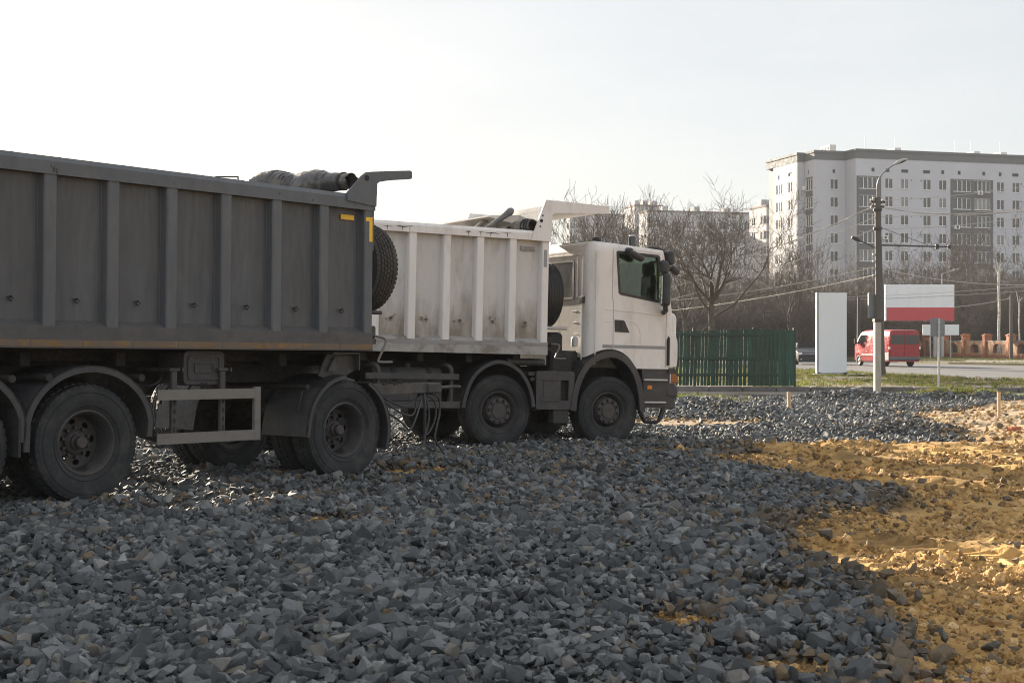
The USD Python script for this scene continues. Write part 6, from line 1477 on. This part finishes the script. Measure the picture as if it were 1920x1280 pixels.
obj('parapet_cap', prism_xy(fpoly.buffer(0.16, join_style='mitre'), ZP1 - 0.35, ZP1), 'parapet_grey', blk)
for pxa, pxb, dz_, dep in ((1566, 1588, 1.0, 5.0), (1690, 1712, 0.95, 5.0), (1848, 1856, 0.9, 5.0), (1890, 1916, 0.95, 5.0)):
    s0, s1 = cs(pxa, pxb)
    c = PC + E_ * (s0 + s1) / 2 + N_ * 6.0
    hb = obj('roof_vent', moved(rbox((0, 0, 0), (max(1.1, (s1 - s0) * 0.45), 3.2, 0.9 + dz_), 0.03), (c[0] + 0.9, c[1], ZP1 - 0.35 + dz_ / 2), rz=0.272), 'roof_white', blk)
    for y in (-0.9, 0.1, 1.0):
        obj('vent_hole', moved(span(-0.05, 0.05, y - 0.25, y + 0.25, 0.0, 0.4), (c[0] + 0.9 - max(1.1, (s1 - s0) * 0.45) / 2 * 0.963, c[1] - 0.13, ZP1 + dz_ * 0.35), rz=0.272), 'window_hole', hb)
for px in (1631, 1687, 1830, 1885, 1800):
    c = PC + E_ * s_at(PC, E_, px) + N_ * 1.5
    obj('aerial', tube([(c[0], c[1], ZP1), (c[0], c[1], ZP1 + 2.2)], 0.035, 5), 'galvanised', blk)
for px, py in ((1836, 363.5), (1793, 427.5), (1658, 447)):
    c = PC + E_ * s_at(PC, E_, px) - N_ * 0.25
    z = EYE + (HOR - py) / FPX * c[1]
    ac = obj('air_conditioner', moved(rbox((0, 0, 0), (0.85, 0.35, 0.6), 0.03), (c[0], c[1], z), rz=0.272), 'pvc', blk)
    obj('fan_grille', moved(prism_xz(Point(0, 0).buffer(0.22), -0.19, -0.17), (c[0], c[1], z), rz=0.272), 'window_hole', ac)
for P, sx, z in ((PAL, 7.4, 25.25 - 2.8 * 4 + 0.4), (PBL, 0.35, 25.6)):
    c = P - N_ * sx + np.array([-0.25, -0.07])
    obj('air_conditioner', moved(rbox((0, 0, 0), (0.85, 0.35, 0.6), 0.03), (c[0], c[1], z), rz=0.272 - math.pi / 2), 'pvc', blk)
for z in rows:                                                     # small round vents beside the windows
    obj('wall_vents', MB(*[moved(prism_xz(Point(0, 0).buffer(0.11, quad_segs=3), -0.03, 0.0), tuple(PC + E_ * s_at(PC, E_, px)) + (z + 1.35,), rz=0.272) for px in (1709, 1727, 1915)]), 'window_hole', blk, kind='stuff')
def older_block(label, px_l, px_c, px_r, d, top_py, cols, m, left_windows=0, back=14.0):
    """plain panel-built block: corner nearest the camera at column px_c and depth d, left wall seen from px_l to px_c, front from px_c to px_r"""
    P = np.array([(px_c - 960) / FPX * d, d])
    zt_ = EYE + (HOR - top_py) / FPX * d
    L = s_at(P, E_, px_r)
    D = abs(s_at(P, N_, px_l)) if px_l < px_c else back
    b = thing('apartment_block', label, 'building', (0, 0, 0))
    nr = int((zt_ - 2.0) / 2.8)
    wz_ = [zt_ - 3.2 - 2.8 * i for i in range(nr)]
    wn = []
    for c in range(cols):
        sc_ = (c + 0.5) * L / cols
        wd = 0.65 if c % 3 else 1.15
        wn += [(sc_ - wd, sc_ + wd, z, z + 1.45, 2 if c % 3 else 4) for z in wz_]
    facade(b, P, E_, L, 0, zt_, wn, m, pane_fn=lambda: 'curtain_pane')  # pale panes throughout, haze-faded contrast put into their colour
    wl = []
    for c in range(left_windows):
        sc_ = (c + 0.5) * D / left_windows
        wl += [(sc_ - 0.6, sc_ + 0.6, z, z + 1.45, 2) for z in wz_]
    facade(b, P + N_ * D, -N_, D - 0.3, 0, zt_, wl, m, pane_fn=None)
    obj('core', prism_xy(poly([tuple(P + E_ * 0.31 + N_ * 0.31), tuple(P + E_ * L + N_ * 0.31), tuple(P + E_ * L + N_ * D), tuple(P + E_ * 0.31 + N_ * D)]), 0, zt_ - 0.02), 'window_hole', b)
    obj('roof', prism_xy(poly([tuple(P - E_ * 0.1 - N_ * 0.1), tuple(P + E_ * L - N_ * 0.1), tuple(P + E_ * L + N_ * D), tuple(P - E_ * 0.1 + N_ * D)]), zt_, zt_ + 0.35), 'panel_brown', b)
    for q_ in range(3):
        c = P + E_ * L * (0.2 + 0.3 * q_) + N_ * 3
        obj('roof_vent', moved(rbox((0, 0, 0), (1.2, 2.0, 1.5), 0.03), (c[0], c[1], zt_ + 0.7), rz=0.272), 'panel_old', b)
    return b
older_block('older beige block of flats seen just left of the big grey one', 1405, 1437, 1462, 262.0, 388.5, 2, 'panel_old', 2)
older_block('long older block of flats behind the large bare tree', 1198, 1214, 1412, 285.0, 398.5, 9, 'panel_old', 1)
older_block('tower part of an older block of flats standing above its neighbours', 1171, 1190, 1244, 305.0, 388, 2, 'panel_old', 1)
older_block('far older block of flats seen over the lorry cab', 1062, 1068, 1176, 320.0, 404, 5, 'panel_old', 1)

# ---------------------------------------------------------------- bare trees and scrub
def segs_mesh(p0, p1, r0, r1, n):
    p0, p1 = np.asarray(p0), np.asarray(p1)
    t_ = p1 - p0
    t_ /= np.linalg.norm(t_, axis=1, keepdims=True) + 1e-12
    ref = np.where(np.abs(t_[:, 2:]) < 0.9, [[0, 0, 1.0]], [[1.0, 0, 0]])
    a = np.cross(t_, ref); a /= np.linalg.norm(a, axis=1, keepdims=True) + 1e-12
    b = np.cross(t_, a)
    ang = np.arange(n) * 2 * np.pi / n
    off = np.cos(ang)[None, :, None] * a[:, None] + np.sin(ang)[None, :, None] * b[:, None]
    v = np.stack([p0[:, None] + off * np.asarray(r0)[:, None, None], p1[:, None] + off * np.asarray(r1)[:, None, None]], 1)     # m, 2, n, 3
    m = len(p0)
    base = (np.arange(m) * 2 * n)[:, None]
    j = np.arange(n); q_ = (j + 1) % n
    f = np.concatenate([np.stack([base + j, base + q_, base + n + q_], -1), np.stack([base + j, base + n + q_, base + n + j], -1)], 1).reshape(-1, 3)
    return tri(v.reshape(-1, 3), f)
def grow(seed, H, r0, fork, limbs, spread, up=0.25, nchild=(4, 4, 4), dens=1.0, extra=(), rmin=0.0045):
    """returns wood (trunk and limbs) and twig segments of a leafless tree H tall"""
    r = np.random.default_rng(seed)
    S = []
    def branch(p, d, L, rad, lev):
        n = max(3, int(L / (0.35 if lev < 2 else 0.22)))
        n = min(n, 12)
        pts = [p]
        d = d / np.linalg.norm(d)
        rr = [rad]
        for i in range(n):
            d = d + r.normal(0, 0.10 + 0.04 * lev, 3) + np.array([0, 0, up * (0.22 if lev else 0.02)])
            d /= np.linalg.norm(d)
            p = p + d * L / n
            pts.append(p)
            rr.append(max(rmin * 0.85, rad * (1 - (i + 1) / n * (0.55 if lev == 0 else 0.8))))
        for i in range(n):
            S.append((pts[i], pts[i + 1], rr[i], rr[i + 1], lev))
        if lev < 4:
            k_ = nchild[min(lev, len(nchild) - 1)]
            k_ = int(round(k_ * dens * r.uniform(0.7, 1.3)))
            for c in range(k_):
                t_ = r.uniform(0.25 if lev else 0.55, 1.0)
                i = min(n - 1, int(t_ * n))
                dd = pts[i + 1] - pts[i]
                dd /= np.linalg.norm(dd)
                side = r.normal(0, 1, 3); side -= dd * (side @ dd); side /= np.linalg.norm(side) + 1e-9
                ang = r.uniform(0.45, 1.0)
                branch(pts[i + 1] * 1.0, dd * math.cos(ang) + side * math.sin(ang) + np.array([0, 0, up * 0.5]), L * r.uniform(0.42, 0.68), max(rmin, rr[i] * r.uniform(0.45, 0.65)), lev + 1)
    # trunk
    p = np.zeros(3); n = 6; q_ = []
    for i in range(n):
        p2 = np.array([r.normal(0, 0.02) * H * 0.15, r.normal(0, 0.02) * H * 0.15, fork * (i + 1) / n])
        S.append((p, p2, r0 * (1.15 if i == 0 else 1 - 0.035 * i), r0 * (1 - 0.035 * (i + 1)), 0)); p = p2
    a0 = r.uniform(0, 6.28)
    for c in range(limbs):
        a = a0 + 2 * np.pi * c / limbs + r.normal(0, 0.25)
        tilt = spread * r.uniform(0.6, 1.15)
        d = np.array([math.cos(a) * math.sin(tilt), math.sin(a) * math.sin(tilt), math.cos(tilt)])
        branch(p - np.array([0, 0, r.uniform(0, 0.25) * fork * 0.3]), d, (H - fork) * r.uniform(0.62, 0.85), r0 * r.uniform(0.45, 0.62), 1)
    for (z, a, tilt, L, rad) in extra:
        branch(np.array([0, 0, z]), np.array([math.cos(a) * math.sin(tilt), math.sin(a) * math.sin(tilt), math.cos(tilt)]), L, rad, 1)
    return S
def tree_thing(name, label, cat, loc, S, bark='bark', group=None, rz=0.0):
    x = thing(name, label, cat, loc, rz, group=group)
    thick = [q_ for q_ in S if q_[2] > 0.026]
    thin = [q_ for q_ in S if q_[2] <= 0.026]
    u = lambda Q, k_: np.array([q_[k_] for q_ in Q])
    obj('trunk', segs_mesh(u(thick, 0), u(thick, 1), u(thick, 2), u(thick, 3), 7), bark, x, smooth=True)
    if thin:
        obj('crown', segs_mesh(u(thin, 0), u(thin, 1), u(thin, 2), u(thin, 3), 3), 'twig', x, kind='stuff')
    return x
def gpos(px, d, z=0.12):
    return ((px - 960) / FPX * d, d, z)
big = tree_thing('bare_tree', 'large bare spreading tree with a straight trunk behind the green fence', 'tree', gpos(1334, 57.0, VZ),
                 grow(41, 6.5, 0.135, 3.0, 7, 0.80, 0.14, (6, 6, 5, 5), 1.1, rmin=0.006, extra=[(2.3, 0.15, 1.05, 4.0, 0.06), (2.6, 3.3, 1.05, 3.4, 0.055), (3.0, 5.0, 0.9, 3.0, 0.05)]))
for px, d, H, seed, lab in ((1082, 66, 7.0, 51, 'bare tree with upright twigs under the white canopy of the lorry'), (1137, 70, 7.3, 52, 'bare tree with upright twigs just past the end of the white canopy'),
                            (1185, 68, 7.3, 53, 'tall bare tree directly above the roof of the white cab'), (1232, 72, 7.4, 54, 'bare tree rising behind the beacon of the white cab'),
                            (1283, 76, 7.2, 55, 'bare tree between the cab mirrors and the large spreading tree')):
    tree_thing('bare_tree', lab, 'tree', gpos(px, d, VZ), grow(seed, H, 0.11, 2.6, 5, 0.42, 0.5, (5, 5, 5, 4), 1.0, rmin=0.008))
tree_thing('bare_tree', 'slender bare tree in front of the sunlit left wall of the big block', 'tree', gpos(1481, 88, VZ), grow(61, 7.6, 0.12, 2.2, 6, 0.40, 0.5, (5, 5, 5, 4), 0.95, rmin=0.009))
tree_thing('bare_tree', 'dark bare tree at the left edge of the tall white board', 'tree', gpos(1524, 115, 0.1), grow(62, 7.6, 0.14, 2.4, 6, 0.55, 0.4, (5, 5, 4, 4), 0.95, rmin=0.012))
tree_thing('bare_tree', 'small bare tree between the tall white board and the street lamp', 'tree', gpos(1592, 130, 0.1), grow(63, 6.4, 0.11, 1.8, 6, 0.55, 0.4, (5, 5, 4, 4), 0.95, rmin=0.012))
rnd_t = [(1722, 150, 9.2, 71, 'broad dense bare tree behind the left half of the red and white board'), (1790, 152, 11.6, 72, 'tallest dense bare tree above the red and white board'), (1822, 142, 9.8, 73, 'dense bare tree at the right edge of the red and white board'), (1905, 150, 10.2, 74, 'dense bare tree at the right edge of the picture')]
for px, d, H, seed, lab in rnd_t:
    tree_thing('bare_tree', lab, 'tree', gpos(px, d, 0.1), grow(seed, H, 0.20, 2.4, 8, 0.80, 0.28, (6, 6, 5, 4), 1.05, rmin=0.015))
tree_thing('birch_tree', 'white-barked birch standing behind the brick wall', 'tree', gpos(1873, 126, 0.1), grow(81, 9.0, 0.13, 7.6, 3, 0.35, 0.4, (4, 4, 3), 0.7, extra=[(3.5, 0.5, 0.6, 2.0, 0.03), (5.0, 3.2, 0.6, 2.2, 0.03), (6.0, 1.7, 0.6, 1.8, 0.03), (4.4, 4.6, 0.6, 2.0, 0.03)]), 'birch_bark')
tree_thing('birch_tree', 'thin pale birch at the far right behind the brick wall', 'tree', gpos(1911, 128, 0.1), grow(82, 7.0, 0.08, 5.0, 3, 0.4, 0.4, (4, 4, 3), 0.7), 'birch_bark')
proto = [tree_thing('background_tree', 'leafless tree in the belt below the older flats, left of the others behind the fence', 'tree', gpos(1296, 128, 0.1), grow(91, 8.2, 0.13, 2.0, 7, 0.6, 0.35, (5, 5, 4, 4), 0.9, rmin=0.013), group='trees in the belt behind the green fence')]
for px, d, s, a, lab in ((1358, 124, 0.85, 1.0, 'leafless tree in the belt right of the big spreading tree trunk'), (1396, 133, 1.0, 2.2, 'leafless tree in the belt under the end of the long older block'),
                         (1432, 126, 0.95, 3.5, 'leafless tree in the belt below the older beige block'), (1458, 138, 1.05, 4.4, 'leafless tree in the belt at the corner of the big grey block'),
                         (1552, 140, 1.0, 5.1, 'leafless tree in the belt behind the tall white board'), (1640, 146, 0.95, 0.4, 'leafless tree in the belt behind the street lamp pole')):
    dup(proto[0], lab, gpos(px, d, 0.1), a, s)
# scrub: one mass of leafless bushes below and between the trees
def bush(seed, H=2.6):
    r = np.random.default_rng(seed)
    S = []
    for c in range(26):
        a, tl = r.uniform(0, 6.28), r.uniform(0.05, 0.65)
        d = np.array([math.cos(a) * math.sin(tl), math.sin(a) * math.sin(tl), math.cos(tl)])
        p = np.array([r.normal(0, 0.35), r.normal(0, 0.35), 0.0]); L = H * r.uniform(0.5, 1.0); n = 6
        for i in range(n):
            d = d + r.normal(0, 0.12, 3); d /= np.linalg.norm(d)
            p2 = p + d * L / n
            S.append((p, p2, 0.018 * (1 - i / n * 0.7), 0.018 * (1 - (i + 1) / n * 0.7)))
            for q_ in range(3):
                dd = d + r.normal(0, 0.6, 3); dd /= np.linalg.norm(dd)
                p3 = p2 + dd * L * r.uniform(0.12, 0.3)
                S.append((p2, p3, 0.010, 0.006))
                for w_ in range(2):
                    de = dd + r.normal(0, 0.5, 3); de /= np.linalg.norm(de)
                    S.append((p3, p3 + de * L * r.uniform(0.08, 0.2), 0.007, 0.004))
            p = p2
    u = lambda k_: np.array([q_[k_] for q_ in S])
    return segs_mesh(u(0), u(1), u(2), u(3), 3)
bs = [(bush(s), 'shrub_twig') for s in (1, 2, 3, 4)]
bp_ = []
for px0, px1, d0, d1, n, h0, h1 in ((1262, 1530, 114, 132, 150, 0.8, 1.7), (1530, 1680, 127, 140, 120, 0.8, 1.9), (1660, 1800, 142, 152, 90, 1.0, 2.2), (1790, 1945, 134, 150, 110, 0.9, 2.1), (1262, 1960, 150, 185, 260, 1.5, 3.0), (1040, 1275, 80, 110, 70, 0.8, 1.6)):
    for i in range(n):
        d = rng.uniform(d0, d1); px = rng.uniform(px0, px1)
        bp_.append((*gpos(px, d, 0.08), rng.uniform(h0, h1)))
bp_ = np.array(bp_)
instancer('scrub', bs, bp_[:, :3], rng.integers(0, 4, len(bp_)), quats(len(bp_), 0.05), bp_[:, 3:4] * rng.uniform(0.85, 1.2, (len(bp_), 3)), 'brown leafless scrub filling the belt below the flats', 'scrub')
# low houses half hidden behind the wall
hs = thing('low_house', 'low dark house half hidden by scrub behind the brick wall', 'house', (gpos(1905, 160)[0], 160.0, 0.1), 0.2)
obj('wall', rbox((0, 0, 1.6), (14, 8, 3.2), 0.02), 'panel_old', hs)
obj('roof', prism_yz([(-4.6, 3.2), (4.6, 3.2), (0, 5.6)], -7.4, 7.4), 'parapet_grey', hs)

# ---------------------------------------------------------------- haze
HZ = 0.00022
usdkit.material(stage, '/World/Looks/haze_air', {'v': ('principled_volume', {'color': (0.93, 0.95, 1.0), 'density': HZ, 'anisotropy': 0.0})}, [], volume='v.volume')
MAT['haze_air'] = UsdShade.Material.Get(stage, '/World/Looks/haze_air')
hz = obj('haze', span(-320, 320, -40, 460, -1.3, 36.0), 'haze_air', None)
tag(hz, 'thin pale haze hanging over the whole place', 'haze', kind='stuff')
